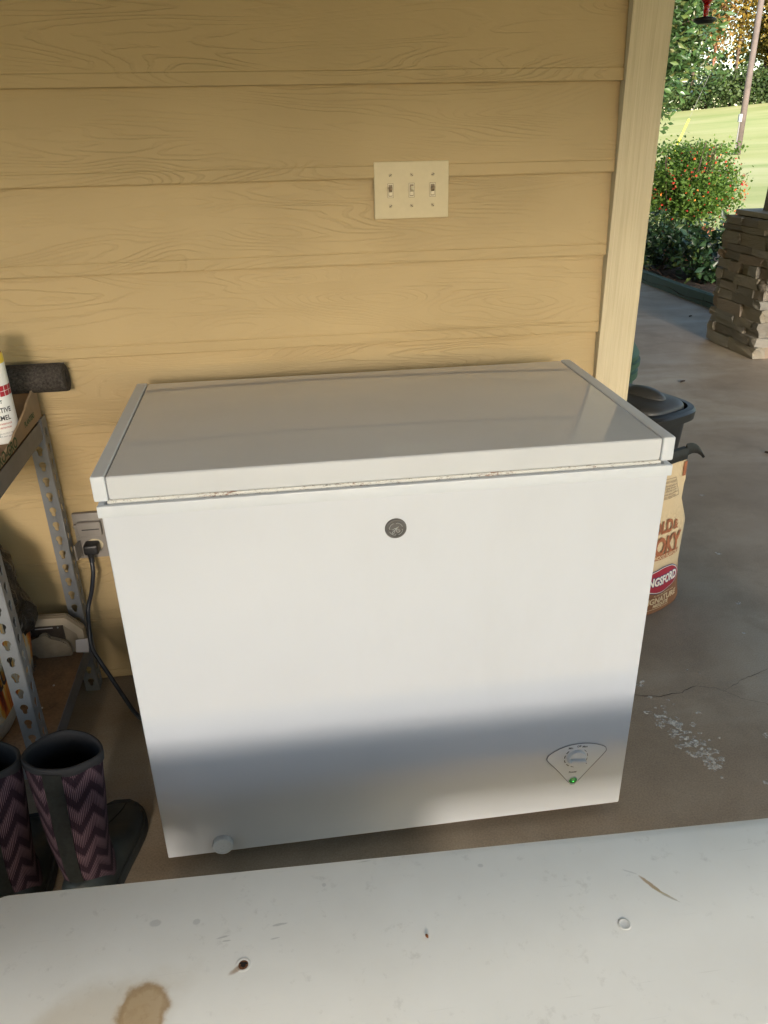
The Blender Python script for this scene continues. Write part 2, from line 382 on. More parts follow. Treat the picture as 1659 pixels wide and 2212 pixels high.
M['bag_white'] = simple('bag_white_ink', (.66, .62, .55), .6, var=.05)
M['bag_black'] = simple('bag_black_top', (.008, .0075, .007), .6, var=.3, scale=60, bump=.4, bd=.004)

# stone
t = NT('ledge_stone'); oi = t.n('ObjectInfo'); tc = t.n('TexCoord'); of = t.math('MULTIPLY', oi.outputs['Random'], 11)
cx = t.n('CombineXYZ'); [t.l(of, cx.inputs[i]) for i in range(3)]
P = t.vmath('ADD', tc.outputs['Object'], cx.outputs[0]); n = t.noise(P, 3, 5, .6); f = t.noise(P, 14, 5, .7)
base = t.ramp(oi.outputs['Random'], [(0, (.48, .42, .325)), (.2, (.56, .50, .405)), (.4, (.36, .32, .27)), (.6, (.56, .52, .45)), (.78, (.50, .36, .26)), (.9, (.42, .40, .37)), (1, (.60, .56, .48))])
col = t.mix(t.math('MULTIPLY', n, .7), base, (.15, .12, .09), 'MULTIPLY'); col = t.mix(.22, base, t.mix(n, base, (.22, .185, .14)))
t.set(col, .85, normal=t.bump(t.math('ADD', f, n), .8, .05), spec=.3); M['stone'] = t.m
M['mortar'] = simple('mortar', (.09, .08, .065), .95, var=.3, bump=.4)
M['capstone'] = simple('cap_stone', (.40, .37, .33), .8, var=.15, scale=25, bump=.3)
M['postpaint'] = simple('brown_post_paint', (.19, .15, .10), .6, var=.1)
M['mulch'] = simple('dark_mulch', (.035, .024, .018), .95, var=.6, scale=40, bump=1, bd=.03)
M['chip'] = simple('mulch_chips', (.085, .045, .03), .95, var=.5, scale=15)
M['terracotta'] = simple('terracotta', (.34, .13, .07), .8, var=.2)
M['bark'] = simple('bark', (.10, .07, .05), .95, var=.4, scale=6, bump=1, bd=.03)
M['redbark'] = simple('reddish_bark', (.19, .085, .05), .95, var=.4, scale=4, bump=1, bd=.03)
M['pole'] = simple('weathered_pole', (.095, .075, .068), .85, var=.25, scale=5, bump=.4, bd=.01)
M['metal'] = simple('galvanised', (.30, .31, .32), .6, metal=.2)
M['wiregrey'] = simple('grey_wire', (.16, .16, .16), .7)
M['yellow'] = simple('yellow_guard', (.80, .70, .05), .45, var=.05)
t = NT('red_feeder_glass'); t.set((.55, .008, .006), .08, Transmission_Weight=.35, IOR=1.45, Coat_Weight=.5); M['redglass'] = t.m

def m_leaf(name, cols, rough=.5, trans=.25, spec=.4):
    t = NT(name); g = t.n('NewGeometry'); stops = [(i/(len(cols)-1), c) for i, c in enumerate(cols)]
    col = t.ramp(g.outputs['Random Per Island'], stops)
    t.set(col, rough, spec=spec)
    tr = t.n('BsdfTranslucent'); t.l(t.mix(1.0, col, (1.25, 1.3, .7), 'MULTIPLY'), tr.inputs[0])
    mx = t.n('MixShader'); mx.inputs[0].default_value = trans
    t.l(t.b.outputs[0], mx.inputs[1]); t.l(tr.outputs[0], mx.inputs[2]); t.l(mx.outputs[0], t.o.inputs[0]); return t.m
M['magnolia'] = m_leaf('magnolia_leaf', [(.018, .042, .014), (.035, .075, .022), (.05, .10, .03), (.028, .06, .02), (.06, .11, .03), (.11, .11, .035)], .36, .12, .5)
M['lantana'] = m_leaf('lantana_leaf', [(.05, .11, .02), (.09, .18, .03), (.14, .24, .045), (.07, .15, .025), (.19, .27, .06)], .5, .3)
M['shrub'] = m_leaf('dark_shrub_leaf', [(.014, .035, .018), (.025, .06, .028), (.04, .085, .03), (.02, .05, .026), (.09, .13, .035)], .40, .12, .45)
M['oak'] = m_leaf('green_wood_leaf', [(.03, .06, .015), (.06, .10, .025), (.10, .13, .035), (.045, .08, .02)], .6, .35)
M['gold'] = m_leaf('autumn_leaf', [(.22, .15, .025), (.30, .19, .03), (.15, .13, .03), (.34, .24, .05), (.10, .10, .025)], .6, .4)
M['rusty'] = m_leaf('orange_autumn_leaf', [(.26, .13, .04), (.24, .16, .05), (.13, .12, .04)], .6, .4)
M['thicket'] = m_leaf('thicket_leaf', [(.022, .045, .014), (.04, .075, .02), (.06, .09, .025), (.03, .055, .016)], .6, .25)
t = NT('red_flower'); oi = t.n('ObjectInfo'); t.set(t.ramp(oi.outputs['Random'], [(0, (.42, .015, .015)), (.6, (.55, .035, .02)), (.88, (.66, .12, .02)), (1, (.75, .28, .04))]), .6); M['flower'] = t.m
# lawn
t = NT('autumn_lawn'); c = t.coord(); n = t.noise(t.coord(scale=(.12, .5, 1), rot=(0, 0, R(-62))), .55, 5, .6, .4); n2 = t.noise(c, .06, 4); f = t.noise(c, 9, 5, .75); f2 = t.noise(t.coord(scale=(1, .3, 1)), 26, 3, .7)
col = t.ramp(n, [(.34, (.30, .35, .12)), (.5, (.44, .44, .19)), (.66, (.55, .50, .26))])
col = t.mix(t.math('MULTIPLY', t.math('SUBTRACT', n2, .42), 2.5, clamp=True), col, (.40, .37, .14))
col = t.mix(.3, col, t.ramp(t.math('ADD', t.math('MULTIPLY', f, .6), t.math('MULTIPLY', f2, .4)), [(.32, (.14, .21, .04)), (.68, (.42, .45, .16))]), 'MIX')
t.set(col, .9, normal=t.bump(f, .3, .012), spec=.2); M['lawn'] = t.m

# ------------------------------------------------------------------ setting: floor, lawn, garden bed
floor = MB().box(-7, 3.72, -5.2, 9, -.16, 0).build('patio_floor', M['concrete']); tag(floor, 'stained brown grey concrete patio slab under freezer and bench', kind='structure')
def flatpoly(pts, z): return [Vector((x, y, z)) for x, y in pts]
def crack(pts, wdt, name='crack'):
    mb = MB(); P2 = [Vector((p[0], p[1], 0)) for p in pts]; Q = []
    for a, b in zip(P2, P2[1:]):
        k = max(2, int((b-a).length/.012))
        for i in range(k): Q.append(a.lerp(b, i/k)+Vector((random.uniform(-.003, .003), random.uniform(-.003, .003), 0)))
    Q.append(P2[-1]); vs = []; n = len(Q)
    for i, p in enumerate(Q):
        t_ = (Q[min(i+1, n-1)]-Q[max(0, i-1)]).normalized(); s = Vector((-t_.y, t_.x, 0)); ww = wdt*.72*(.3+.9*random.random())*math.sin(math.pi*(i+.6)/(n+.2))**.4
        vs += [p+s*ww+Vector((0, 0, .0012)), p-s*ww+Vector((0, 0, .0012))]
    mb.faces(vs, [(2*i, 2*i+2, 2*i+3, 2*i+1) for i in range(n-1)])
    return mb.build(name, M['crack'], floor)
crack([(.95, -.30), (1.132, -.308), (1.19, -.325), (1.25, -.318), (1.30, -.30), (1.345, -.318), (1.361, -.332)], .0016)
crack([(1.361, -.332), (1.42, -.30), (1.50, -.27), (1.62, -.25)], .0011)
crack([(1.361, -.332), (1.41, -.38), (1.50, -.43), (1.6, -.44), (1.8, -.5)], .0012)
SZ = .0009
mb = MB()
def splat(x, y, r, n=17):
    global SZ
    SZ += 4e-6
    rs = [r*random.uniform(.45, 1.15) for _ in range(n)]
    vs = [(x+rs[i]*math.cos(2*math.pi*i/n), y+.9*rs[i]*math.sin(2*math.pi*i/n), SZ) for i in range(n)]
    mb.faces(vs, [tuple(range(n))])
for i in range(110):
    k = random.random(); x = 1.165+.04*k+random.gauss(0, .018); y = -.41-.17*k+random.gauss(0, .022); splat(x, y, random.uniform(.003, .012))
for x, y, r in ((1.158, -.272, .013), (1.172, -.262, .008), (1.143, -.262, .006), (1.165, -.325, .008), (1.205, -.34, .006), (1.21, -.36, .005), (1.255, -.40, .008), (1.31, -.235, .005), (1.335, -.25, .006), (1.375, -.50, .012), (1.26, -.49, .005), (1.29, -.64, .011), (1.305, -.63, .007), (1.2, -.61, .005), (1.6, .9, .01), (1.72, .35, .012), (1.62, .05, .010), (1.55, -.1, .006), (1.9, .8, .012), (1.66, -.6, .01), (1.7, 1.3, .014)): splat(x, y, r)
sp_ = mb.build('paint_splatter', M['splat'], floor); tag(sp_, kind='stuff')
drive = MB().box(-7, 3.72, -19.5, -5.21, -.17, -.012).build('low_bounce_ground', M['asphalt']); tag(drive, 'unseen dark asphalt added before the porch to cut ground bounce', kind='structure')  # dark ground added out of view to cut bounce light under the roof

S_DIR = Vector((math.sin(R(28.4)), math.cos(R(28.4)))); T_DIR = Vector((S_DIR.y, -S_DIR.x))
def sst(a, b, x): k = min(1, max(0, (x-a)/(b-a))); return k*k*(3-2*k)
def lawn_h(x, y):
    s = (x-CAM.x)*S_DIR.x+(y-CAM.y)*S_DIR.y; tt = (x-CAM.x)*T_DIR.x+(y-CAM.y)*T_DIR.y
    k = min(1, max(0, (s-38)/57)); k = k**1.35
    return -.07-.10*sst(7, 30, s)+3.05*k+min(1, max(-1, tt/30))*2.0*k+max(0, s-95)*.012
ax_ = np.concatenate([-np.geomspace(600, 12, 24), np.linspace(-10, 60, 71), np.geomspace(63, 600, 26)])
ay_ = np.concatenate([-np.geomspace(600, 12, 24), np.linspace(-10, 110, 121), np.geomspace(114, 700, 22)])
vs = [(x, y, lawn_h(x, y)) for y in ay_ for x in ax_]; nx = len(ax_)
fs = [(j*nx+i, j*nx+i+1, (j+1)*nx+i+1, (j+1)*nx+i) for j in range(len(ay_)-1) for i in range(nx-1)]
me = bpy.data.meshes.new('lawn'); me.from_pydata(vs, [], fs); tag(link('lawn', me, M['lawn'], smooth=180), 'sunlit green and straw coloured lawn rising to the woods', kind='structure')

mb = MB(); bx = np.linspace(3.70, 5.6, 20); by = np.linspace(3.30, 8.6, 50)
vs = [(x, y, .035+.045*mnoise.noise(Vector((x*3, y*3, 0)))+.03*math.sin((x-3.7)/1.9*math.pi)) for y in by for x in bx]
mb.faces(vs, [(j*20+i, j*20+i+1, (j+1)*20+i+1, (j+1)*20+i) for j in range(49) for i in range(19)])
bed = mb.build('mulch_bed', M['mulch'], smooth=180); tag(bed, 'dark mulch garden bed beyond the patio', kind='structure')
mb = MB()
for i in range(700):
    x, y = random.uniform(3.74, 4.7), random.uniform(3.4, 7); a = random.uniform(0, 6.28); L = random.uniform(.015, .05); h = .07+.045*mnoise.noise(Vector((x*3, y*3, 0)))
    d = Vector((math.cos(a)*L, math.sin(a)*L, random.uniform(-.4, .4)*L)); s = Vector((-math.sin(a), math.cos(a), 0))*L*.16; p = Vector((x, y, h))
    mb.faces([p-d-s, p-d+s, p+d+s, p+d-s], [(0, 1, 2, 3)])
tag(mb.build('mulch_chips', M['chip'], bed), kind='stuff')

# ------------------------------------------------------------------ house: siding, corner boards, roof
house = thing('house', 'tan lap sided house wall with pale corner board behind the freezer', 'house wall', (1.1, .3, 0))
ZS0, PS = 1.4006, .1769
def plank_profile(zb):      # (distance out from wall, z): lower lip, bead, sloping face
    return [(.000, zb), (.0165, zb), (.0172, zb+.0025), (.0168, zb+.0230), (.0150, zb+.0250), (.0148, zb+.0262), (.0154, zb+.0275), (.0030, zb+PS+.010), (.000, zb+PS+.010)]
def plank(zb, a, b, side=False):
    pr = plank_profile(zb); mb = MB()
    def P(s, d, z): return (s, -d, z) if not side else (1.1285+d, s, z)
    dz0, dz1 = random.uniform(-.0007, .0007), random.uniform(-.0007, .0007)
    r0 = [P(a, d, z+dz0) for d, z in pr]; r1 = [P(b, d, z+dz1) for d, z in pr]
    return mb.loft([r0, r1]).build('siding_plank', M['siding'], house)
for k in range(-6, 9):
    zb = ZS0-k*PS
    if zb < -.1: continue
    if zb < 0: pass
    plank(max(zb, .004) if zb > -.05 else .004, -6.5, 1.0575); plank(max(zb, .004), .075, 8.0, True)
MB().box(-6.5, 1.1285, .0005, 8.0, 0, 2.46).build('wall_core', M['core'], house)
MB().box(1.058, 1.1465, -.028, .0003, .002, 2.45, .0015).build('corner_trim', M['trim'], house)
MB().box(1.1290, 1.1500, .0006, .0745, .002, 2.45, .0015).build('corner_trim', M['trim'], house)
MB().box(-3.0, 3.80, -3.35, 9.0, 2.462, 2.60).build('porch_roof', M['ceiling'], house)
MB().box(-3.0, 3.80, -3.32, -3.18, 1.93, 2.461, .004).build('porch_beam', M['ceiling'], house)
MB().box(3.42, 3.58, -3.17, 9.0, 2.28, 2.461, .004).build('porch_beam', M['ceiling'], house)

# ------------------------------------------------------------------ chest freezer
W = .935
fz = thing('chest_freezer', 'white chest freezer with control dial against the tan wall', 'freezer', (W/2, -.4, 0))
MB().box(0, W, -.6615, -.150, .022, .790, .004, 3).build('body', M['enamel'], fz, 30)
for x in (.04, W-.10):
    for y in (-.60, -.22): MB().box(x, x+.06, y, y+.06, 0, .0215, .004).build('foot', M['black'], fz)
mb = MB(); mb.box(-.0045, W+.0045, -.6655, -.656, .7765, .7960, .002, 2); mb.box(-.0045, .006, -.6555, -.148, .7765, .7960, .002); mb.box(W-.006, W+.0045, -.6555, -.148, .7765, .7960, .002)
mb.build('top_rim', M['plastic'], fz, 30)
lid = MB().box(.0135, W-.0135, -.6530, -.1440, .8005, .8405, .005, 3).build('lid', M['lid'], fz, 30)
for s in (0, 1):
    x0, x1 = ((-.0088, .0130), (W-.0130, W+.0088))[s]
    MB().box(x0, x1, -.6545, -.1425, .7995, .8420, .0035, 3).build('end_cap', M['plastic'], lid, 30)
MB().box(.010, W-.010, -.6525, -.150, .7905, .8003, .003, 3).build('gasket', M['gasket'], lid, 30)
for x in (.15, W-.23): MB().box(x, x+.08, -.1485, -.128, .70, .835, .004).build('hinge', M['plastic'], fz)
# badge with monogram
FY = -.6618
bd = MB().lathe((.465, FY, .7165), [(0, .0030), (.0125, .0030), (.0128, .0042), (.0142, .0042), (.0148, .0032), (.0168, .0030), (.0182, .0012), (.0184, -.001)], 48, (0, -1, 0)).build('badge', M['badge'], fz, 40)
def stroke(pts, sc, r, name='emblem_stroke'):
    P = [(.465+x*sc, FY-.0037, .7165+z*sc) for x, z in pts]
    return MB().tube(catmull(P, 5), r, 6).build(name, M['badge_hi'], bd, 60)
k_ = .0125/150
stroke([(-85, 5), (-60, -10), (-30, 20), (-15, 10), (0, 25), (20, 10)], k_, .00065)
stroke([(50, 55), (10, 10), (-40, -35), (-78, -70), (-70, -98), (-40, -85), (-25, -40), (-10, 0), (25, 40)], k_, .00065)
stroke([(20, 0), (8, -45), (40, -70), (75, -50), (68, -15), (40, -12), (45, -38)], k_, .00065)
for a0 in (20, 110, 200, 290):
    stroke([(138*math.cos(R(a0+q)), 138*math.sin(R(a0+q))) for q in (0, 20, 40, 60)]+[(118*math.cos(R(a0+66)), 118*math.sin(R(a0+66)))], k_, .00055)
# control panel
def text_mesh(s, size, sx=1, offset=0, align='LEFT', spacing=1):
    cu = bpy.data.curves.new('txt', 'FONT'); cu.body = s; cu.size = size; cu.offset = offset; cu.align_x = align; cu.space_character = spacing; cu.resolution_u = 3
    o = bpy.data.objects.new('txt', cu); COL.objects.link(o); bpy.context.view_layer.update()
    me = bpy.data.meshes.new_from_object(o.evaluated_get(bpy.context.evaluated_depsgraph_get()))
    bpy.data.objects.remove(o); bpy.data.curves.remove(cu); me.materials.clear()
    for v in me.vertices: v.co.x *= sx
    return me
def text_on(s, size, fn, m, parent, name='lettering', cut=0, **kw):
    me = text_mesh(s, size, **kw)
    if cut:
        bm = bmesh.new(); bm.from_mesh(me)
        for ax_i in (0, 1):
            lo = min(v.co[ax_i] for v in bm.verts); hi = max(v.co[ax_i] for v in bm.verts); q = lo+cut
            while q < hi:
                co = Vector((0, 0, 0)); no = Vector((0, 0, 0)); co[ax_i] = q; no[ax_i] = 1
                bmesh.ops.bisect_plane(bm, geom=bm.verts[:]+bm.edges[:]+bm.faces[:], plane_co=co, plane_no=no); q += cut
        bmesh.ops.triangulate(bm, faces=bm.faces[:]); bm.to_mesh(me); bm.free()
    for v in me.vertices: v.co = Vector(fn(v.co.x, v.co.y))
    return link(name, me, m, parent)
px, pz = .8265, .165
outl = [(-.0605, .004), (-.055, .0145), (-.03, .0290), (0, .0345), (.03, .0320), (.055, .0225), (.0625, .0140), (.060, .004), (.035, -.030), (.008, -.0665), (0, -.0720), (-.009, -.0665), (-.036, -.030), (-.058, -.003)]
P2 = [(px+x, FY, pz+z) for x, z in outl]; loop = catmull(P2+[P2[0]], 5)[:-1]
def inset(lp, k, dy): c0 = Vector((px, FY, pz-.012)); return [c0+(p-c0)*k+Vector((0, dy, 0)) for p in lp]
pan = MB().loft([inset(loop, 1, .0005), inset(loop, .99, -.0017), inset(loop, .972, -.0019)], False, True).build('control_panel', M['plastic'], fz, 40)
lp_ = inset(loop, 1.004, -.0016); MB().tube(lp_+[lp_[0]], .00075, 6).build('panel_seam', M['groove'], pan, 180)
KC = Vector((px+.0006, FY-.0019, pz-.0005))
kn = MB().lathe(KC, [(.0205, 0), (.0203, .004), (.0185, .0068), (.0165, .0075), (0, .0078)], 40, (0, -1, 0)).build('knob', M['plastic'], pan, 35)
Mk = Matrix.Translation(KC) @ Matrix.Rotation(R(8), 4, 'Y')
MB().box(-.0168, .0168, -.0165, -.0060, -.0042, .0042, .0025, 3, M=Mk).build('knob_grip', M['plastic'], kn, 40)
MB().box(.0145, .0169, -.0168, -.0160, -.0008, .0008, M=Mk).build('pointer_mark', M['groove'], kn)
for i in range(10):
    a = 140+i*(260/9.); wd = .0022*(1-.06*i); mb = MB()
    vs = []
    for q in (-9, -3, 3, 9):
        ca, sa = math.cos(R(a+q)), math.sin(R(a+q)); vs += [KC+Vector((ca*.0235, -.0002, sa*.0235)), KC+Vector((ca*(.0235+wd), -.0002, sa*(.0235+wd)))]
    mb.faces(vs, [(2*j, 2*j+1, 2*j+3, 2*j+2) for j in range(3)]).build('dial_tick', M['ink'], pan)
for s, dx, dz in (('Min', -.0125, .0235), ('Off', .0045, .0262), ('Max', .0170, .0240), ('Power', -.003, -.0405)):
    text_on(s, .0068, lambda x, y, dx=dx, dz=dz: (px+dx+x, FY-.0021, pz+dz+y), M['ink'], pan, align='CENTER', sx=.95, offset=.0002)
LC = Vector((px-.001, FY-.0018, .1045))
ledo = MB().lathe(LC, [(.0096, 0), (.0096, .0018), (.0088, .0022), (.0085, .0012)], 32, (0, -1, 0)).build('indicator_bezel', M['plastic'], pan, 40)
MB().lathe(LC, [(.0084, .0014), (.0076, .0030), (.004, .0042), (0, .0046)], 32, (0, -1, 0)).build('indicator_lamp', M['lens'], ledo, 60)
MB().lathe(LC+Vector((-.0008, -.0044, .0002)), [(.0020, -.0004), (.0015, .0004), (0, .0006)], 16, (0, -1, 0)).build('lamp_glow', M['glow'], ledo, 60)
# drain cap
DC = Vector((.110, FY, .049))
dr = MB().lathe(DC, [(.0195, 0), (.0195, .011), (.0185, .0125), (.0150, .0125), (.0140, .0117), (.0120, .0117), (.0110, .0125), (.0060, .0125), (.0052, .0116), (.0030, .0116), (.0024, .0124), (0, .0124)], 44, (0, -1, 0)).build('drain_cap', M['plastic'], fz, 30)
for i in range(14):
    a = 2*math.pi*i/14; c_ = DC+Vector((math.cos(a)*.0194, -.0055, math.sin(a)*.0194))
    MB().box(-.0011, .0011, -.0045, .0045, -.0009, .0009, M=Matrix.Translation(c_) @ Matrix.Rotation(-a, 4, 'Y')).build('grip_rib', M['plastic'], dr)

# ------------------------------------------------------------------ white bench
BZ = .38
bn = thing('bench', 'white painted bench with brown stain in the foreground', 'bench', (.5, -1.17, 0))
ed = Vector((1.083, -.035, 0)).normalized(); pd = Vector((ed.y, -ed.x, 0))          # along the bench, towards the camera
O = Vector((-.152, -1.0071, 0))
def bp(s, d, z): return O+ed*s+pd*d+Vector((0, 0, z))
LEN, DEP, TH = 1.85, .288, .032
out = []
for (cx_, cy_, a0) in ((.022, .022, 180), (LEN-.022, .022, 270), (LEN-.022, DEP-.022, 0), (.022, DEP-.022, 90)):
    for q in range(0, 91, 15): out.append((cx_+.022*math.cos(R(a0+q)), cy_+.022*math.sin(R(a0+q))))
def ring(k, z):
    res = []
    for s, d in out:
        res.append(bp(LEN/2+(s-LEN/2)*(1-2*k/LEN), DEP/2+(d-DEP/2)*(1-2*k/DEP), z))
    return res
MB().loft([ring(.004, BZ-TH), ring(0, BZ-TH+.004), ring(0, BZ-.005), ring(.0012, BZ-.0018), ring(.004, BZ)]).build('bench_top', M['bench'], bn, 40)
Mb = Matrix(((ed.x, pd.x, 0, O.x), (ed.y, pd.y, 0, O.y), (0, 0, 1, 0), (0, 0, 0, 1)))
for d in (.035, DEP-.060): MB().box(.06, LEN-.06, d, d+.025, BZ-TH-.145, BZ-TH-.0005, .002, M=Mb).build('apron', M['bench'], bn)
for s in (.16, LEN-.20):
    MB().box(s, s+.035, .0605, DEP-.0605, .0, BZ-TH-.0006, .002, M=Mb).build('leg', M['bench'], bn)
MB().box(.21, .66, .13, .15, .03, BZ-TH-.0007, .002, M=Mb).build('shade_panel', M['bench'], bn)  # hidden board added so the bench shades the freezer's lower left
def disc(c, prof, m, name, par, n=28): return MB().lathe(c, prof, n).build(name, m, par, 60)
h1 = disc((.192, -1.160, BZ), [(.0098, .0001), (.0088, .0005), (.0074, .0006), (.0062, .0002)], M['bench'], 'screw_hole', bn)
disc((.1925, -1.1605, BZ), [(.0063, .0003), (.004, .0002), (0, .0002)], M['rust'], 'rusty_pit', h1)
MB().faces([(.1925+.0042*(1+.35*math.sin(5*a+1))*math.cos(a), -1.1595+.0036*(1+.3*math.sin(3*a))*math.sin(a), BZ+.0005) for a in [2*math.pi*i/18 for i in range(18)]], [tuple(range(18))]).build('dark_pit', M['hole'], h1)
disc((.682, -1.179, BZ), [(.0085, .0001), (.0078, .0007), (.0066, .0008), (.0056, .0004), (.0045, .0002), (0, .0002)], M['bench'], 'filled_screw_dimple', bn)
MB().tube([(.4245, -1.1545, BZ+.0012), (.4255, -1.157, BZ+.0016), (.4265, -1.160, BZ+.001)], [.0007, .0022, .0006], 8).build('seed_husk', M['rust'], bn, 60)

# unseen tote-shaped box added left of the bench to shade the lower-left corner
st_ = thing('shade_blocker', 'unseen beige box added left of the bench to shade the corner', 'light blocker', (-.55, -1.62, 0))
def trg(x0, x1, y0, y1, z, r=.04):
    o_ = []
    for (cx_, cy_, a0) in ((x1-r, y1-r, 0), (x0+r, y1-r, 90), (x0+r, y0+r, 180), (x1-r, y0+r, 270)):
        for q in range(0, 91, 18): o_.append((cx_+r*math.cos(R(a0+q)), cy_+r*math.sin(R(a0+q)), z))
    return o_
MB().loft([trg(-.86, -.26, -1.82, -1.43, 0), trg(-.90, -.23, -1.85, -1.40, .55)]).build('blocker_body', M['beige'], st_, 40)
MB().loft([trg(-.92, -.215, -1.865, -1.385, .551), trg(-.92, -.215, -1.865, -1.385, .585), trg(-.88, -.25, -1.83, -1.42, .605)]).build('blocker_lid', M['paper'], st_, 40)

# ------------------------------------------------------------------ light switch plate
sx0, sz0 = .5231, 1.1408
sw = thing('light_switch', 'beige triple light switch plate on the tan siding', 'light switch', (sx0+.081, 0, sz0))
MB().box(sx0, sx0+.162, -.0185, -.0100, sz0, sz0+.114, .0022, 3).build('plate', M['plate'], sw, 30)
for i in range(3):
    x = sx0+.035+.046*i
    z = sz0+.057
    fr_ = MB(); YF = -.0188
    fr_.box(x-.0055, x-.0042, YF-.0006, YF+.002, z-.0135, z+.0135); fr_.box(x+.0042, x+.0055, YF-.0006, YF+.002, z-.0135, z+.0135)
    fr_.box(x-.0041, x+.0041, YF-.0006, YF+.002, z+.0117, z+.0135); fr_.box(x-.0041, x+.0041, YF-.0006, YF+.002, z-.0135, z-.0117)
    fr_.build('toggle_frame', M['toggle'], sw)
    MB().box(x-.0064, x+.0064, YF-.0001, YF+.0012, z-.0144, z+.0144).build('cutout_edge', M['toggle_brown'], sw)
    MB().box(x-.0041, x+.0041, YF-.0003, YF+.0015, z-.0116, z+.0116).build('toggle_slot', M['toggle_brown'], sw)
    mt = M['toggle'] if i == 1 else M['toggle_brown']
    Mt = Matrix.Translation((x, YF+.001, z)) @ Matrix.Rotation(R(-28), 4, 'X')
    MB().box(-.0033, .0033, -.0125, .001, -.0036, .0036, .0012, 2, M=Mt).build('toggle', mt, sw, 40)
    MB().box(x-.0033, x+.0033, YF-.0009, YF+.001, z-.0100, z-.0030, .0006).build('toggle_base', M['toggle'], sw)
    for dz in (.0305, -.0310):
        sc_ = MB().lathe((x, -.0182, z+dz), [(.0037, 0), (.0036, .0011), (.0022, .0017), (0, .0018)], 20, (0, -1, 0)).build('screw', M['screw'], sw, 40)
        MB().box(-.0035, .0035, -.0021, -.0012, -.0005, .0005, M=Matrix.Translation((x, -.0181, z+dz)) @ Matrix.Rotation(R(random.choice((-38, -20, -60, 40))), 4, 'Y')).build('screw_slot', M['hole'], sc_)

# ------------------------------------------------------------------ outlet, plug and cord
ol = thing('wall_outlet', 'grey weatherproof outlet with its lower flap open behind the shelf post', 'outlet', (-.195, 0, .37))
MB().box(-.2335, -.157, -.0215, -.0100, .3725, .4945, .003, 2).build('outlet_plate', M['greyplastic'], ol, 30)
up_ = MB().box(-.224, -.167, -.0330, -.0217, .4365, .4745, .004, 3).build('upper_flap', M['greyplastic'], ol, 30)
MB().box(-.213, -.172, -.0345, -.0331, .4545, .4570, .0006).build('flap_groove', M['black'], up_)
MB().box(-.231, -.222, -.0335, -.0217, .462, .4695, .001).build('flap_hinge', M['greyplastic'], up_)
rc = MB().lathe((-.192, -.0216, .4085), [(.0205, 0), (.0205, .0015), (.0185, .0025), (0, .0025)], 32, (0, -1, 0), 1.0, .78).build('receptacle', M['ivory'], ol, 30)
MB().box(-.0005, .0042, -.030, 0, -.020, .020, .001, M=Matrix.Translation((-.2275, -.0220, .4035)) @ Matrix.Rotation(R(-14), 4, 'Z')).build('lower_flap', M['greyplastic'], ol)
MB().box(-.2320, -.2235, -.0300, -.0217, .380, .3900, .001).build('flap_hinge', M['greyplastic'], ol)
pc = thing('power_cord', 'black freezer power cord plugged into the grey outlet', 'power cord', (-.2, -.05, .4))
MB().box(-.213, -.178, -.0560, -.0243, .396, .4225, .006, 3).build('plug', M['black'], pc, 40)
MB().lathe((-.1985, -.0500, .398), [(.0065, -.022), (.0075, -.006), (.009, .004)], 16).build('strain_relief', M['black'], pc, 40)
cp = [(-.1985, -.050, .392), (-.197, -.060, .375), (-.198, -.066, .350), (-.2085, -.070, .306), (-.2225, -.080, .262), (-.2215, -.110, .222), (-.2185, -.130, .181), (-.203, -.145, .150), (-.180, -.158, .103), (-.152, -.178, .052), (-.128, -.20, .020), (-.10, -.215, .0075), (-.05, -.20, .0065), (.03, -.12, .0065), (.08, -.08, .0065)]
MB().tube(catmull(cp, 8), .0052, 10).build('cable', M['cord'], pc, 180)

# ------------------------------------------------------------------ steel shelving unit
su = thing('shelving_unit', 'grey slotted steel shelving unit at the left of the freezer', 'shelving unit', (-.6, -.27, 0))
def flange_mesh(wd, H, z0, hole_x, th=.0018, pitch=.0381, zoff=.012):
    cu = bpy.data.curves.new('fl', 'CURVE'); cu.dimensions = '2D'; cu.fill_mode = 'BOTH'; cu.extrude = th/2
    def poly(pts):
        s = cu.splines.new('POLY'); s.points.add(len(pts)-1); s.use_cyclic_u = True
        for p, q in zip(s.points, pts): p.co = (q[0], q[1], 0, 1)
    poly([(0, z0), (wd, z0), (wd, H), (0, H)])
    z = z0+zoff+.02
    while z < H-.02:
        k = []
        for a in range(-55, 236, 24): k.append((hole_x+.0078*math.cos(R(a)), z+.0078*math.sin(R(a))))
        for a in range(180, 361, 30): k.append((hole_x+.0045*math.cos(R(a)), z-.0115+.0045*math.sin(R(a))))
        poly(k); z += pitch
    o = bpy.data.objects.new('fl', cu); COL.objects.link(o); bpy.context.view_layer.update()
    me = bpy.data.meshes.new_from_object(o.evaluated_get(bpy.context.evaluated_depsgraph_get()))
    bpy.data.objects.remove(o); bpy.data.curves.remove(cu); return me
FLM = flange_mesh(.034, .750, 0, .0165); FLM2 = flange_mesh(.036, .750, 0, .018)
def post(x, y, sx=-1, zoff=0, name='post'):
    bm = bmesh.new()
    m1 = FLM.copy(); m1.transform(Matrix(((sx, 0, 0, x), (0, 0, 1, y), (0, 1, 0, 0), (0, 0, 0, 1)))); bm.from_mesh(m1)
    m2 = FLM2.copy(); m2.transform(Matrix(((0, 0, 1, x), (1, 0, 0, y+.0012), (0, 1, 0, 0), (0, 0, 0, 1)))); bm.from_mesh(m2)
    bmesh.ops.recalc_face_normals(bm, faces=bm.faces[:])
    me = bpy.data.meshes.new(name); bm.to_mesh(me); bm.free(); o = link(name, me, M['steel'], su)
    return o
XR = -.243
post(XR, -.062); post(XR, -.495); post(-1.12, -.062, 1); post(-1.12, -.495, 1)
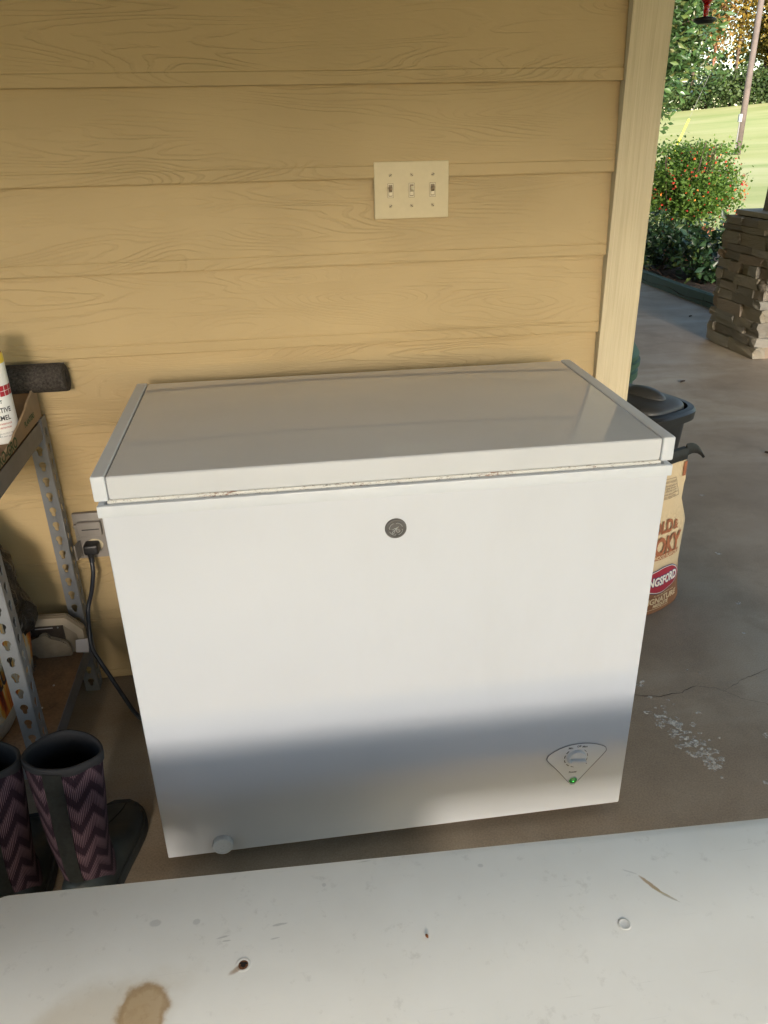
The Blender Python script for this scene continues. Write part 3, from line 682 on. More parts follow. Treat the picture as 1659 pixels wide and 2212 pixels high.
for z, nm in ((.15, 'lower'), (.742, 'upper')):
    sh = MB().box(-1.115, XR-.0055, -.488, -.030, z-.013, z, .0008).build('shelf_board', M['particle'], su)
    MB().box(XR-.0045, XR-.0022, -.490, -.028, z-.038, z+.0035, .0006).build('side_rail', M['steel_edge'], sh)
    MB().box(-1.115, XR-.006, -.4930, -.4905, z-.038, z+.002, .0006).build('front_rail', M['steel_edge'], sh)
    MB().box(-1.115, XR-.006, -.0285, -.0260, z-.038, z+.002, .0006).build('rear_rail', M['steel_edge'], sh)
for y in (-.3,):
    pass
for (x, y, z) in ((-.292, -.230, .152), (-.30, -.31, .152), (-.285, -.36, .1515)):
    MB().lathe((x, y, z-.0015), [(.0028, 0), (.0022, .0018), (0, .0024)], 10).build('paint_chip', M['paper'], su, 60)
# cardboard tray on the upper shelf
ct = thing('cardboard_tray', 'torn brown cardboard tray on the upper shelf', 'cardboard box', (-.42, -.22, .745))
zb = .7465
MB().box(-.62, -.249, -.44, -.036, zb, zb+.004).build('tray_base', M['card_in'], ct)
def wall_strip(path, tops, th, m, name):
    mb = MB(); r = []
    for (x, y, nx_, ny_), tp in zip(path, tops):
        r.append([(x, y, zb+.004), (x+nx_*th, y+ny_*th, zb+.004), (x+nx_*th, y+ny_*th, tp), (x, y, tp)])
    return mb.loft(r).build(name, m, ct)
ys = np.linspace(-.040, -.44, 22); tops = []
for i, y in enumerate(ys):
    k = i/21; tops.append(zb+.010+.062*(1-k)**2.2+.012*(1-k)+.0012*math.sin(i*2.1)+random.uniform(-.0008, .0008)+.02*max(0, k-.65))
rw = wall_strip([(-.2495-.012*math.sin(math.pi*i/21)*0, y, 1, 0) for i, y in enumerate(ys)], tops, .0042, M['card'], 'right_wall')
MB().box(-.62, -.250, -.0395, -.0355, zb+.004, zb+.066).build('back_wall', M['card_in'], ct)
MB().box(-.62, -.250, -.444, -.4405, zb+.004, zb+.040).build('front_wall', M['card'], ct)
text_on('NITRO-GRO', .030, lambda x, y: (-.2449, -.405+x, zb+.006+y), M['card_print'], rw, sx=1.05, offset=.0008)
text_on('PLANTERS', .016, lambda x, y: (-.2449, -.165+x, zb+.020+y*1.0), M['card_print'], rw, sx=1.0, offset=.0006)
# spray can
cn = thing('spray_can', 'white spray paint can with red band in the cardboard tray', 'spray can', (-.289, -.185, zb+.004))
CX, CY, CR, CZ = -.284, -.185, .0330, zb+.0045
MB().lathe((CX, CY, CZ), [(0, 0), (.031, 0), (CR, .003), (CR, .162)], 48).build('can_body', M['can'], cn, 30)
MB().lathe((CX, CY, CZ), [(CR, .1622), (CR, .177), (.0315, .181)], 48).build('yellow_band', M['can_yellow'], cn, 30)
MB().lathe((CX, CY, CZ), [(.0312, .1812), (.0305, .186), (.026, .190), (.026, .212), (.024, .215), (0, .215)], 40).build('cap', M['can_red'], cn, 30)
def wrap(r, a0, z0): return lambda x, y: (CX+r*math.sin(a0+x/r), CY-r*math.cos(a0+x/r), CZ+z0+y)
AC = R(12)
bnd = MB(); n_ = 40
vs = []
for i in range(n_+1):
    a = R(-100)+R(200)*i/n_; vs += [(CX+(CR+.0003)*math.sin(a), CY-(CR+.0003)*math.cos(a), CZ+.098), (CX+(CR+.0003)*math.sin(a), CY-(CR+.0003)*math.cos(a), CZ+.119)]
rb = bnd.faces(vs, [(2*i, 2*i+2, 2*i+3, 2*i+1) for i in range(n_)]).build('red_band', M['can_red'], cn)
for i in range(11):
    a = R(-95+19*i); mbx = MB(); vs = []
    for q in (-.9, .9): vs += [(CX+(CR+.0005)*math.sin(a+R(q)), CY-(CR+.0005)*math.cos(a+R(q)), CZ+z) for z in (.098, .119)]
    mbx.faces(vs, [(0, 1, 3, 2)]).build('grid_line', M['can'], rb)
vs = []
for i in range(n_+1):
    a = R(-100)+R(200)*i/n_; vs += [(CX+(CR+.0005)*math.sin(a), CY-(CR+.0005)*math.cos(a), CZ+z) for z in (.1080, .1090)]
MB().faces(vs, [(2*i, 2*i+2, 2*i+3, 2*i+1) for i in range(n_)]).build('grid_line', M['can'], rb)
for s, sz, zz, ar, mm in (('RUST-OLEUM', .0150, .130, 50, 'ink'), ('STOPS RUST', .009, .085, 40, 'ink'), ('PROTECTIVE', .0140, .066, 66, 'ink'), ('ENAMEL', .0140, .050, 58, 'ink'), ('CORROSION RESISTANCE', .0046, .041, 58, 'can_redtext'), ('COLOR RETENTION', .0046, .033, 53, 'can_redtext'), ('HIGH-OUTPUT TIP', .0045, .021, 55, 'can_grey'), ('SPRAYS ANY ANGLE', .0045, .015, 55, 'can_grey')):
    text_on(s, sz, wrap(CR+.0004, R(ar), zz), M[mm], cn, align='RIGHT', sx=.85, offset=.0003 if sz > .008 else .0001)
MB().lathe((CX+(CR+.0004)*math.sin(R(0)), CY-(CR+.0004)*math.cos(R(0)), CZ+.020), [(.0055, 0), (.0055, .0003), (.0045, .0003), (.0045, .0001)], 24, (0, -1, 0)).build('seal_mark', M['can_grey'], cn)
# foam pipe insulation
ft = thing('foam_tube', 'dark grey foam pipe insulation tube lying against the wall above the tray', 'foam tube', (-.5, -.05, .80))
n = 32; rg = []
TY, TZ = -.047, .8395
for x, ro, ri in ((-1.05, .0315, 0), (-.180, .0315, 0), (-.1745, .0305, 0), (-.1735, .0292, 0)):
    rg.append([(x+.012*(-math.sin(2*math.pi*i/n))*.25*(x > -.5), TY+ro*math.cos(2*math.pi*i/n), TZ+ro*math.sin(2*math.pi*i/n)) for i in range(n)])
for x, ro in ((-.1735, .016), (-.20, .013), (-.40, .012)):
    rg.append([(x, TY+.55*ro*math.cos(2*math.pi*i/n), TZ+ro*math.sin(2*math.pi*i/n)) for i in range(n)])
MB().loft(rg).build('tube_body', M['foam'], ft, 50)
MB().box(-1.05, -.1725, TY-.0012, TY+.0012, TZ+.0295, TZ+.0318).build('slit_seam', M['black'], ft)
# black plastic bag (behind the flame sack)
def blob(name, c, r, m, amp=.25, sc=9, seed=0, sub=4, par=None, zmin=None, smooth=180):
    bm = bmesh.new(); bmesh.ops.create_icosphere(bm, subdivisions=sub, radius=1)
    for v in bm.verts:
        d = v.co.normalized(); q = Vector((d.x*r[0], d.y*r[1], d.z*r[2])); k = 1+amp*mnoise.fractal(q*sc+Vector((seed,)*3), .8, 2.1, 4)
        v.co = Vector(c)+q*k
        if zmin is not None and v.co.z < zmin: v.co.z = zmin
    me = bpy.data.meshes.new(name); bm.to_mesh(me); bm.free(); return link(name, me, m, par, smooth)
o = blob('plastic_bag', (-.455, -.20, .35), (.135, .13, .215), M['liner'], .22, 11, 3, 5, zmin=.1508)
tag(o, 'crumpled black plastic bag on the lower shelf behind the post', 'plastic bag')
# flame printed sack
fs_ = thing('printed_sack', 'flame printed orange and white sack standing on the lower shelf', 'sack', (-.43, -.30, .152))
rings = []
for k, (z, sx_, sy_, dx) in enumerate(((.1515, .060, .130, 0), (.158, .070, .144, 0), (.20, .076, .146, .002), (.26, .078, .150, .002), (.32, .076, .148, .0), (.37, .068, .142, -.002), (.405, .040, .134, -.008), (.43, .010, .130, -.014))):
    rg = []
    for i in range(36):
        a = 2*math.pi*i/36; ca, sa = math.cos(a), math.sin(a); e = .33
        x = math.copysign(abs(ca)**e, ca)*sx_; y = math.copysign(abs(sa)**e, sa)*sy_
        nz = .006*mnoise.noise(Vector((x*20, y*20, z*24)))
        rg.append((-.418+dx+x+nz, -.285+y+nz, z))
    rings.append(rg)
MB().loft(rings).build('sack_body', M['flame'], fs_, 180)
text_on('LUMP', .05, lambda x, y: (-.3375, -.40+x, .27+y), M['ink'], fs_, sx=.8, offset=.002)
text_on('LBS', .022, lambda x, y: (-.3385, -.205+x, .175+y), M['ink'], fs_, sx=.8, offset=.0008)
# beige bracket with steel clip
br = thing('plastic_bracket', 'dusty beige plastic bracket with steel clip at the back of the lower shelf', 'bracket', (-.32, -.1, .151))
YB = -.100
pl = [(-.405, .151), (-.262, .151), (-.236, .176), (-.236, .224), (-.272, .2625), (-.405, .268)]
def extr(pts, y0, y1, nm, m, par, bev=.002):
    mb = MB(); vs = [(x, y0, z) for x, z in pts]+[(x, y1, z) for x, z in pts]; k = len(pts)
    mb.faces(vs, [tuple(range(k)), tuple(range(2*k-1, k-1, -1))]+[(i, (i+1) % k, k+(i+1) % k, k+i) for i in range(k)])
    if bev: bmesh.ops.bevel(mb.bm, geom=mb.bm.edges[:], offset=bev, segments=2, affect='EDGES')
    return mb.build(nm, m, par, 35)
extr(pl, YB, YB+.010, 'back_plate', M['beige2'], br)
mb = MB(); ir = [(-.395, .246), (-.280, .243), (-.252, .214), (-.250, .19)]; orr = [(-.405, .268), (-.272, .2625), (-.236, .224), (-.236, .176)]
for i in range(3):
    q = [orr[i], orr[i+1], ir[i+1], ir[i]]; vs = [(x, YB-.0145, z) for x, z in q]+[(x, YB-.0003, z) for x, z in q]
    mb.faces(vs, [(0, 1, 2, 3), (7, 6, 5, 4), (0, 1, 5, 4), (2, 3, 7, 6), (1, 2, 6, 5), (3, 0, 4, 7)])
mb.build('raised_rim', M['beige'], br)
cl = MB().box(-.372, -.284, YB-.004, YB-.0004, .186, .2395, .0008).build('steel_clip', M['clip'], br)
MB().box(-.350, -.308, YB-.0052, YB-.0041, .2295, .2320, .0004).build('clip_slot', M['paper'], cl)
for x in (-.362, -.296): MB().lathe((x, YB-.004, .2305), [(.0022, 0), (.0018, .0012), (0, .0016)], 12, (0, -1, 0)).build('rivet', M['badge_hi'], cl, 60)
sc_pts = [(-.368, .208), (-.345, .211), (-.336, .221), (-.322, .2215), (-.318, .205), (-.29, .2005), (-.277, .190), (-.271, .172), (-.273, .152), (-.352, .152), (-.366, .170)]
extr(sc_pts, YB-.018, YB-.0045, 'scoop_flap', M['beige2'], br, .003)
tg = MB(); tg.faces([(-.2545, -.125, .203), (-.2245, -.122, .203), (-.2290, -.128, .1655), (-.258, -.130, .1705), (-.2545, -.1244, .203), (-.2245, -.1214, .203), (-.2290, -.1274, .1655), (-.258, -.1294, .1705)], [(0, 1, 2, 3), (7, 6, 5, 4), (0, 1, 5, 4), (1, 2, 6, 5), (2, 3, 7, 6), (3, 0, 4, 7)])
tag(tg.build('paper_tag', M['paper']), 'small white paper tag beside the power cord', 'tag')

# ------------------------------------------------------------------ boots
def make_boot(name, label, ox, oy, rot, mirror=1):
    t_ = thing(name, label, 'boot', (ox, oy, 0), 'pair of chevron patterned boots')
    Mx = Matrix.Translation((ox, oy, 0)) @ Matrix.Rotation(rot, 4, 'Z')
    def T(x, y, z): return Mx @ Vector((x*mirror, y, z))
    n = 56
    def sh_(a, b, cy, q, z, d=0):
        k = sst(.12, .33, z); cq = math.cos(q); bb_ = b*(1+(.14 if cq < 0 else -.16)*k)+d
        w_ = .0045*k*mnoise.noise(Vector((math.sin(q)*1.6+ox*9, cq*1.6, z*14)))
        return ((a+d+w_)*math.sin(q)*(1-.10*k*max(0, -cq)), cy-(bb_+w_)*cq, z)
    # shaft (local: toe towards +y, heel at -y)
    prof = [(.045, .046, .062, .002), (.09, .045, .058, -.004), (.13, .047, .057, -.010), (.18, .053, .058, -.010), (.24, .060, .059, -.006), (.30, .065, .057, -.002), (.338, .067, .055, .002)]
    me = bpy.data.meshes.new('shaft'); vs, fs, uv = [], [], []
    for z, a, b, cy in prof:
        for i in range(n+1):
            q = 2*math.pi*i/n; dz = .005*math.sin(q+2.2)*sst(.2, .338, z)
            X_ = sh_(a, b, cy, q, z); vs.append(T(X_[0], X_[1], z+dz)); uv.append((i/n, z/.345))
    m_ = n+1
    for j in range(len(prof)-1):
        for i in range(n): fs.append((j*m_+i, j*m_+i+1, (j+1)*m_+i+1, (j+1)*m_+i))
    me.from_pydata(vs, [], fs); ul = me.uv_layers.new(name='UVMap')
    for l in me.loops: ul.data[l.index].uv = uv[l.vertex_index]
    sh = link('shaft', me, M['knit'], t_, 180)
    # lining (inside) and collar
    rings = []
    for z, a, b, cy in prof[::-1]:
        rings.append([T(*sh_(a, b, cy, 2*math.pi*i/n, z, -.005)[:2], z+.005*math.sin(2*math.pi*i/n+2.2)*sst(.2, .338, z)-.002) for i in range(n)])
    MB().loft(rings, False, True).build('lining', M['neoprene'], sh, 180)
    z, a, b, cy = prof[-1]
    rings = []
    for da, dz in ((.0008, -.014), (.0016, -.007), (.0014, .002), (-.0005, .0045), (-.0035, .004), (-.0055, -.003), (-.0058, -.016)):
        rings.append([T(*sh_(a, b, cy, 2*math.pi*i/n, z, da)[:2], z+dz+.005*math.sin(2*math.pi*i/n+2.2)) for i in range(n)])
    MB().loft(rings, False, False).build('collar', M['neoprene'], sh, 180)
    # pull strap down the back
    vs = []; zz = np.linspace(.333, .05, 14)
    for z in zz:
        j = max(k for k in range(len(prof)) if prof[k][0] <= max(z, .045)); j = min(j, len(prof)-2); f = (z-prof[j][0])/(prof[j+1][0]-prof[j][0])
        a, b, cy = [prof[j][k]+(prof[j+1][k]-prof[j][k])*f for k in (1, 2, 3)]
        hw = R(13)*(1+.35*(1-z/.34))
        for q in (R(-4)-hw, R(-4), R(-4)+hw):
            dz = .005*math.sin(q+2.2)*sst(.2, .338, z)
            X_ = sh_(a, b, cy, q, z, .0025); vs.append(T(X_[0], X_[1], z+dz))
    fs = [(3*i+k, 3*i+k+1, 3*i+k+4, 3*i+k+3) for i in range(13) for k in (0, 1)]
    mb = MB(); mb.faces(vs, fs)
    bmesh.ops.solidify(mb.bm, geom=mb.bm.faces[:], thickness=-.002)
    mb.build('back_strap', M['strap'], t_, 60)
    # rubber foot
    def half(y):   # half width, top height along the foot
        k = (y+.075)/.275; k = min(1, max(0, k))
        wv = .046+.014*math.sin(min(1, max(0, (k-.25)/.75))*math.pi*.75)
        if k > .62: wv *= math.sqrt(max(0, 1-((k-.62)/.38)**2.4))*.97+.03
        if k < .12: wv *= math.sqrt(max(0.05, 1-((.12-k)/.12)**2))
        hv = .095 if k < .35 else .095-.047*sst(.35, .72, k)
        if k > .66: hv *= max(.35, math.sqrt(max(0, 1-((k-.66)/.34)**2*.88)))
        return wv, hv, .012*sst(.3, .8, k)
    rings = []; m2 = 28
    for y in np.linspace(-.075, .199, 26):
        wv, hv, dx = half(y); rg = []
        for i in range(m2):
            a = 2*math.pi*i/m2; ca, sa = math.cos(a), math.sin(a)
            x = wv*math.copysign(abs(ca)**.8, ca); z = .022+(hv-.022)*max(0, sa)**.8 if sa > 0 else .022+.008*sa
            rg.append(T(dx+x, y, z))
        rings.append(rg)
    MB().loft(rings).build('rubber_foot', M['bootrubber'], t_, 180)
    ol_ = []
    for y in np.linspace(-.078, .204, 26):
        wv, hv, dx = half(min(.199, max(-.075, y*.985))); ol_.append((y, wv+.007, dx))
    loop_ = [(dx+w_, y) for y, w_, dx in ol_]+[(dx-w_, y) for y, w_, dx in ol_[::-1]]
    MB().loft([[T(x*.96, y*.99, 0.0005) for x, y in loop_], [T(x, y, .006) for x, y in loop_], [T(x, y, .020) for x, y in loop_], [T(x*.95, y*.985, .025) for x, y in loop_]]).build('sole', M['sole'], t_, 40)
    vs = []
    arc = [(-.034, .045), (-.022, .09), (-.004, .115), (.010, .15), (.012, .185)]
    P = []
    for x, y in arc:
        wv, hv, dx = half(y); zz_ = .022+(hv-.022)*math.sqrt(max(0, 1-(min(.98, abs(x)/wv))**2))**.8; P.append(T(dx+x, y, zz_+.0008))
    MB().tube(catmull(P, 6), .0016, 6).build('welt_seam', M['sole'], t_, 180)
make_boot('boot', 'chevron patterned boot nearer the freezer, mauve and black', -.137, -.690, R(-3))
make_boot('boot', 'chevron patterned boot at the left edge, partly out of view', -.272, -.700, R(5), -1)

# ------------------------------------------------------------------ black bin, green bin, charcoal bag
tb = thing('trash_can', 'black plastic trash can with domed swing lid behind the corner', 'trash can', (1.40, .45, 0))
d1 = Vector((-.45, .893, 0)).normalized(); d2 = Vector((d1.y, -d1.x, 0))
BC = Vector((1.362, .490, 0))
def bring(L_, W_, z, e=.55, dz=0, n=48):
    out_ = []
    for i in range(n):
        a = 2*math.pi*i/n; ca, sa = math.cos(a), math.sin(a)
        p = BC+d1*(L_*math.copysign(abs(ca)**e, ca))+d2*(W_*math.copysign(abs(sa)**e, sa)); out_.append(Vector((p.x, p.y, z+dz*abs(ca)**2)))
    return out_
MB().loft([bring(.165, .090, 0), bring(.172, .096, .01), bring(.215, .120, .505)]).build('bin_body', M['binblack'], tb, 50)
MB().loft([bring(.222, .127, .500), bring(.236, .140, .503), bring(.238, .142, .528), bring(.232, .136, .536), bring(.216, .120, .538), bring(.214, .118, .525)], False, False).build('rim', M['binblack'], tb, 40)
lr = [bring(.208, .112, .528), bring(.205, .110, .540)]
for k in range(1, 9):
    f = k/8; lr.append(bring(.205*(1-.9*f*f*.6), .110*math.cos(f*math.pi/2*.97), 0.540+.022*math.sin(f*math.pi/2)))
ld_ = MB().loft(lr).build('swing_lid', M['binlid'], tb, 50)
b2 = BC-d1*.085+d2*.015
rg = []
for f in np.linspace(0, 1, 8):
    rg.append([b2+d1*(.078*math.cos(f*1.5)*math.cos(q))+d2*(.040*math.cos(f*1.5)*math.sin(q))+Vector((0, 0, .553+.030*math.sin(f*1.57))) for q in [2*math.pi*i/28 for i in range(28)]])
MB().loft(rg).build('push_bump', M['binlid'], ld_, 180)
gb = thing('green_bin', 'dark green lidded bin almost hidden behind the house corner', 'bin', (1.44, 1.15, 0))
MB().lathe((1.462, 1.08, 0), [(0, 0), (.17, 0), (.205, .44), (.218, .445), (.218, .47), (.208, .475), (.208, .488), (.222, .492), (.222, .512), (.212, .516)], 40).build('bin_body', M['green'], gb, 30)
MB().lathe((1.462, 1.08, 0), [(.214, .517), (.216, .535), (.19, .575), (.12, .60), (0, .61)], 40).build('bin_lid', M['green'], gb, 30)

cb = thing('charcoal_bag', 'cream and brown charcoal bag standing right of the freezer', 'charcoal bag', (1.35, .1, 0))
B0 = Vector((1.445, .098, 0)); ud = Vector((-.919, -.394, 0)); nd = Vector((.394, -.919, 0))   # nd: out of the printed face
def ur(z): return float(np.interp(z, [0, .02, .145, .28, .355, .42, .48, .51], [.004, -.004, .020, .016, .048, .044, .056, .058]))
def ul_(z): return float(np.interp(z, [0, .145, .355, .48, .51], [.212, .214, .210, .205, .204]))
def dep(z): return float(np.interp(z, [0, .03, .2, .33, .44, .475, .51], [.050, .058, .060, .045, .022, .010, .006]))
def bagpt(f, z, off=0):      # printed face: f 0 right .. 1 left
    u = ur(z)+(ul_(z)-ur(z))*f; bul = .016*math.sin(math.pi*min(1, max(0, f)))*min(1, dep(z)/.05)
    wr = .0035*mnoise.noise(Vector((u*30, z*18, 1.3)))*sst(.0, .06, z)
    return B0+ud*u+nd*(bul+wr+off-.004)+Vector((0, 0, z))
rings = []
zz = list(np.linspace(.001, .478, 40))
for z in zz:
    r_ = [bagpt(f, z) for f in np.linspace(0, 1, 15)]
    d_ = dep(z)
    for f in np.linspace(1, 0, 15):
        p = bagpt(f, z, -2*d_-.02*math.sin(math.pi*f)); r_.append(p)
    # gusset fold at the ends
    rings.append(r_[:15]+[bagpt(1, z, -d_)+ud*(-.012 if z > .1 else .004)]+r_[15:]+[bagpt(0, z, -d_)+ud*(.010*sst(.2, .4, z)-.006*(z < .3))])
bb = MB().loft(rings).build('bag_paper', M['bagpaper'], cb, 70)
rings = []
for z, o_ in zip(np.linspace(.4782, .512, 7), (0, 0, .001, .002, .0, -.001, -.002)):
    rings.append([bagpt(f, z, .0015+o_) for f in np.linspace(-.02, 1.02, 16)]+[bagpt(f, z, -2*dep(z)-.001+o_) for f in np.linspace(1.02, -.02, 16)])
bt = MB().loft(rings).build('bag_top', M['bag_black'], cb, 60)
rings = []
for k in range(7):
    f = k/6; c_ = bagpt(0, .5, -.008)+Vector((.004, .002, 0))-ud*(.080*f)+Vector((0, 0, .008*math.sin(f*2.4)-.040*f*f)); hw = .021*(1-.72*f)
    rings.append([c_+Vector((0, 0, hw)), c_+nd*.006, c_-Vector((0, 0, hw)), c_-nd*.006])
MB().loft(rings).build('bag_flap', M['bag_black'], cb, 60)
def bagtext(s, size, u_right, z0, m, par, off=.0042, **kw):
    def fn(x, y):
        u = u_right-x; z = z0+y; f = (u-ur(z))/(ul_(z)-ur(z)); return bagpt(f, z, off)
    return text_on(s, size, fn, m, par, align='RIGHT', cut=.007 if size > .015 else 0, **kw)
def bagpatch(u0, u1, z0, z1, m, name, off=.0032, nu=12, nz=4, par=None):
    vs = []
    for j in range(nz+1):
        for i in range(nu+1):
            u = u0+(u1-u0)*i/nu; z = z0+(z1-z0)*j/nz; f = (u-ur(z))/(ul_(z)-ur(z)); vs.append(bagpt(f, z, off))
    return MB().faces(vs, [(j*(nu+1)+i, j*(nu+1)+i+1, (j+1)*(nu+1)+i+1, (j+1)*(nu+1)+i) for j in range(nz) for i in range(nu)]).build(name, m, par or bb)
bagtext('BOLD', .054, .090, .2745, M['bag_brown'], bb, sx=.74, offset=.0022)
bagtext('&', .044, .0655, .2745, M['bag_brown'], bb, sx=.72, offset=.0008)
bagtext('SMOKY', .078, .048, .2055, M['bag_brown'], bb, sx=.66, offset=.003)
pt_ = bagpatch(.0455, .185, .187, .2045, M['bag_brown'], 'flavor_band')
bagtext('WOOD FLAVOR', .0175, .053, .1895, M['bag_tan'], pt_, sx=.78, offset=.0003)
def bagell(uc, zc, a, b, m, name, off, sq=1.0, par=None):
    vs = [None]; n2 = 44
    def P(u, z): f = (u-ur(z))/(ul_(z)-ur(z)); return bagpt(f, z, off)
    vs = [P(uc, zc)]
    fs = []
    for kk, rr_ in enumerate((.35, .7, 1)):
        for i in range(n2):
            q = 2*math.pi*i/n2; vs.append(P(uc+a*rr_*math.cos(q), zc+b*rr_*math.sin(q)))
    for i in range(n2):
        j = (i+1) % n2; fs.append((0, 1+i, 1+j))
        for kk in range(2): fs.append((1+kk*n2+i, 1+(kk+1)*n2+i, 1+(kk+1)*n2+j, 1+kk*n2+j))
    return MB().faces(vs, fs).build(name, m, par or bb)
e1 = bagell(.1, .1125, .0785, .0435, M['bag_blue'], 'logo_outline', .0028)
bagell(.1, .1125, .0762, .0412, M['bag_white'], 'logo_ring', .0033, par=e1)
bagell(.1, .1125, .0740, .0390, M['bag_red'], 'logo_oval', .0038, par=e1)
bagtext('KINGSFORD', .038, .0335, .1005, M['bag_blue'], e1, .0043, sx=.70, offset=.0034)
bagtext('KINGSFORD', .038, .0335, .1005, M['bag_white'], e1, .0049, sx=.70, offset=.0014)
bagtext('ALL NATURAL BRIQUETS WITH', .0085, .040, .0615, M['bag_tan'], bb, sx=.75, offset=.0001)
bagtext('SIGNATURE', .027, .0225, .038, M['bag_tan'], bb, sx=.98, offset=.0010)
bagtext('MESQUITE', .0155, .060, .0235, M['bag_tan'], bb, sx=.95, offset=.0006)
bagpatch(.055, .18, .0165, .0180, M['bag_tan'], 'fine_print_line', nz=1)
# hazard box
hz = [(.0975, .4365), (.0720, .378), (.180, .3800), (.180, .4375)]
for (a, b), (c_, d_) in zip(hz, hz[1:]+hz[:1]):
    def P(u, z, off=.0018): f = (u-ur(z))/(ul_(z)-ur(z)); return bagpt(f, z, off)
    k = Vector((c_-a, d_-b, 0)).normalized(); nn_ = Vector((-k.y, k.x, 0))*.0006; vs = []
    for i in range(9):
        u = a+(c_-a)*i/8; z = b+(d_-b)*i/8; vs += [P(u+nn_.x, z+nn_.y), P(u-nn_.x, z-nn_.y)]
    MB().faces(vs, [(2*i, 2*i+2, 2*i+3, 2*i+1) for i in range(8)]).build('notice_frame', M['bag_dark'], bb)
for s, sz, u_, z_ in (('WARNING: CARBON MONOXIDE HAZARD', .0085, .099, .4255), ('Burning charcoal inside can', .0085, .094, .4150), ('kill you. It gives off carbon', .0085, .095, .4075), ('monoxide, which has no odor.', .0085, .090, .4000), ('NEVER burn charcoal without ventilation', .0080, .084, .3905), ('in homes, vehicles or tents', .0080, .092, .3830)):
    bagtext(s, sz, u_, z_, M['bag_dark'], bb, sx=.72, offset=.0001)
bagpatch(ur(.45)+.002, ur(.45)+.016, .430, .474, M['bag_brown'], 'side_stripe', nu=4, nz=8)

# ------------------------------------------------------------------ stone column
sc = thing('stone_column', 'stacked ledge stone column base with grey cap at the patio edge', 'stone column', (3.47, 2.9, 0))
cx0, cx1, cy0, cy1 = 3.215, 3.715, 2.645, 3.145
MB().box(cx0+.02, cx1-.02, cy0+.02, cy1-.02, 0, .80).build('column_core', M['mortar'], sc)
VAR = []
for k in range(10):
    bm = bmesh.new(); bmesh.ops.create_cube(bm, size=1)
    bmesh.ops.subdivide_edges(bm, edges=bm.edges[:], cuts=1, use_grid_fill=True)
    for v in bm.verts:
        v.co += Vector((random.uniform(-.06, .06), random.uniform(-.05, .05), random.uniform(-.09, .09)))
        ex = sum(abs(c_) > .4 for c_ in v.co)
        if ex >= 2: v.co *= .985
    me = bpy.data.meshes.new('stone'); bm.to_mesh(me); bm.free(); me.materials.append(M['stone']); VAR.append(me)
def stone(c, size):
    o = bpy.data.objects.new('stone', random.choice(VAR)); COL.objects.link(o); o.parent = sc; o.matrix_parent_inverse = Matrix.Translation(-Vector(sc.location))
    o.location = c; o.scale = size; o.rotation_euler = (random.uniform(-.012, .012), random.uniform(-.012, .012), random.uniform(-.02, .02)+random.choice((0, math.pi)))
z = .002; course = 0
while z < .79:
    h = min(random.choice((.038, .045, .055, .065, .075)), .80-z)
    if .80-z-h < .03: h = .80-z
    for face in range(4):
        L0, L1 = (cy0, cy1) if face % 2 == 0 else (cx0, cx1)
        ext = .035 if (course+face) % 2 == 0 else -.035
        s = L0-ext; end = L1+ext
        while s < end-.02:
            ln = min(random.uniform(.09, .30), end-s)
            if end-s-ln < .06: ln = end-s
            outp = random.uniform(-.004, .026); th = .075; m_ = s+ln/2
            if face == 0: c_ = (cx0-outp+th/2-.02, m_, z+h/2); sz = (th, ln-.004, h-.004)
            elif face == 2: c_ = (cx1+outp-th/2+.02, m_, z+h/2); sz = (th, ln-.004, h-.004)
            elif face == 1: c_ = (m_, cy0-outp+th/2-.02, z+h/2); sz = (ln-.004, th, h-.004)
            else: c_ = (m_, cy1+outp-th/2+.02, z+h/2); sz = (ln-.004, th, h-.004)
            stone(c_, sz); s += ln
    z += h; course += 1
MB().box(cx0+.01, cx1-.01, cy0+.01, cy1-.01, .803, .833, .004).build('cap', M['capstone'], sc)
mb = MB(); r0 = [(3.325, 2.755, .8335), (3.605, 2.755, .8335), (3.605, 3.000, .8335), (3.325, 3.000, .8335)]; r1 = [(3.365, 2.795, 2.279), (3.565, 2.795, 2.279), (3.565, 2.96, 2.279), (3.365, 2.96, 2.279)]
mb.loft([r0, r1]).build('wood_post', M['postpaint'], sc)

# ------------------------------------------------------------------ garden edging
eg = thing('bed_edging', 'dark green landscape edging along the mulch bed', 'edging', (3.70, 5, 0))
for y0, y1 in ((3.25, 4.22), (4.225, 5.25), (5.255, 6.4), (6.405, 8.6)):
    mb = MB(); xa = 3.735; rg = []
    for k in range(7):
        y = y0+(y1-y0)*k/6; x = xa+.006*math.sin(y*2.1); hh_ = .105+.002*math.sin(y*5)
        rg.append([(x-.022, y, 0.001), (x+.022, y, 0.001), (x+.022, y, hh_-.012), (x+.010, y, hh_), (x-.010, y, hh_), (x-.022, y, hh_-.012)])
    mb.loft(rg).build('edging_segment', M['green'], eg, 40)

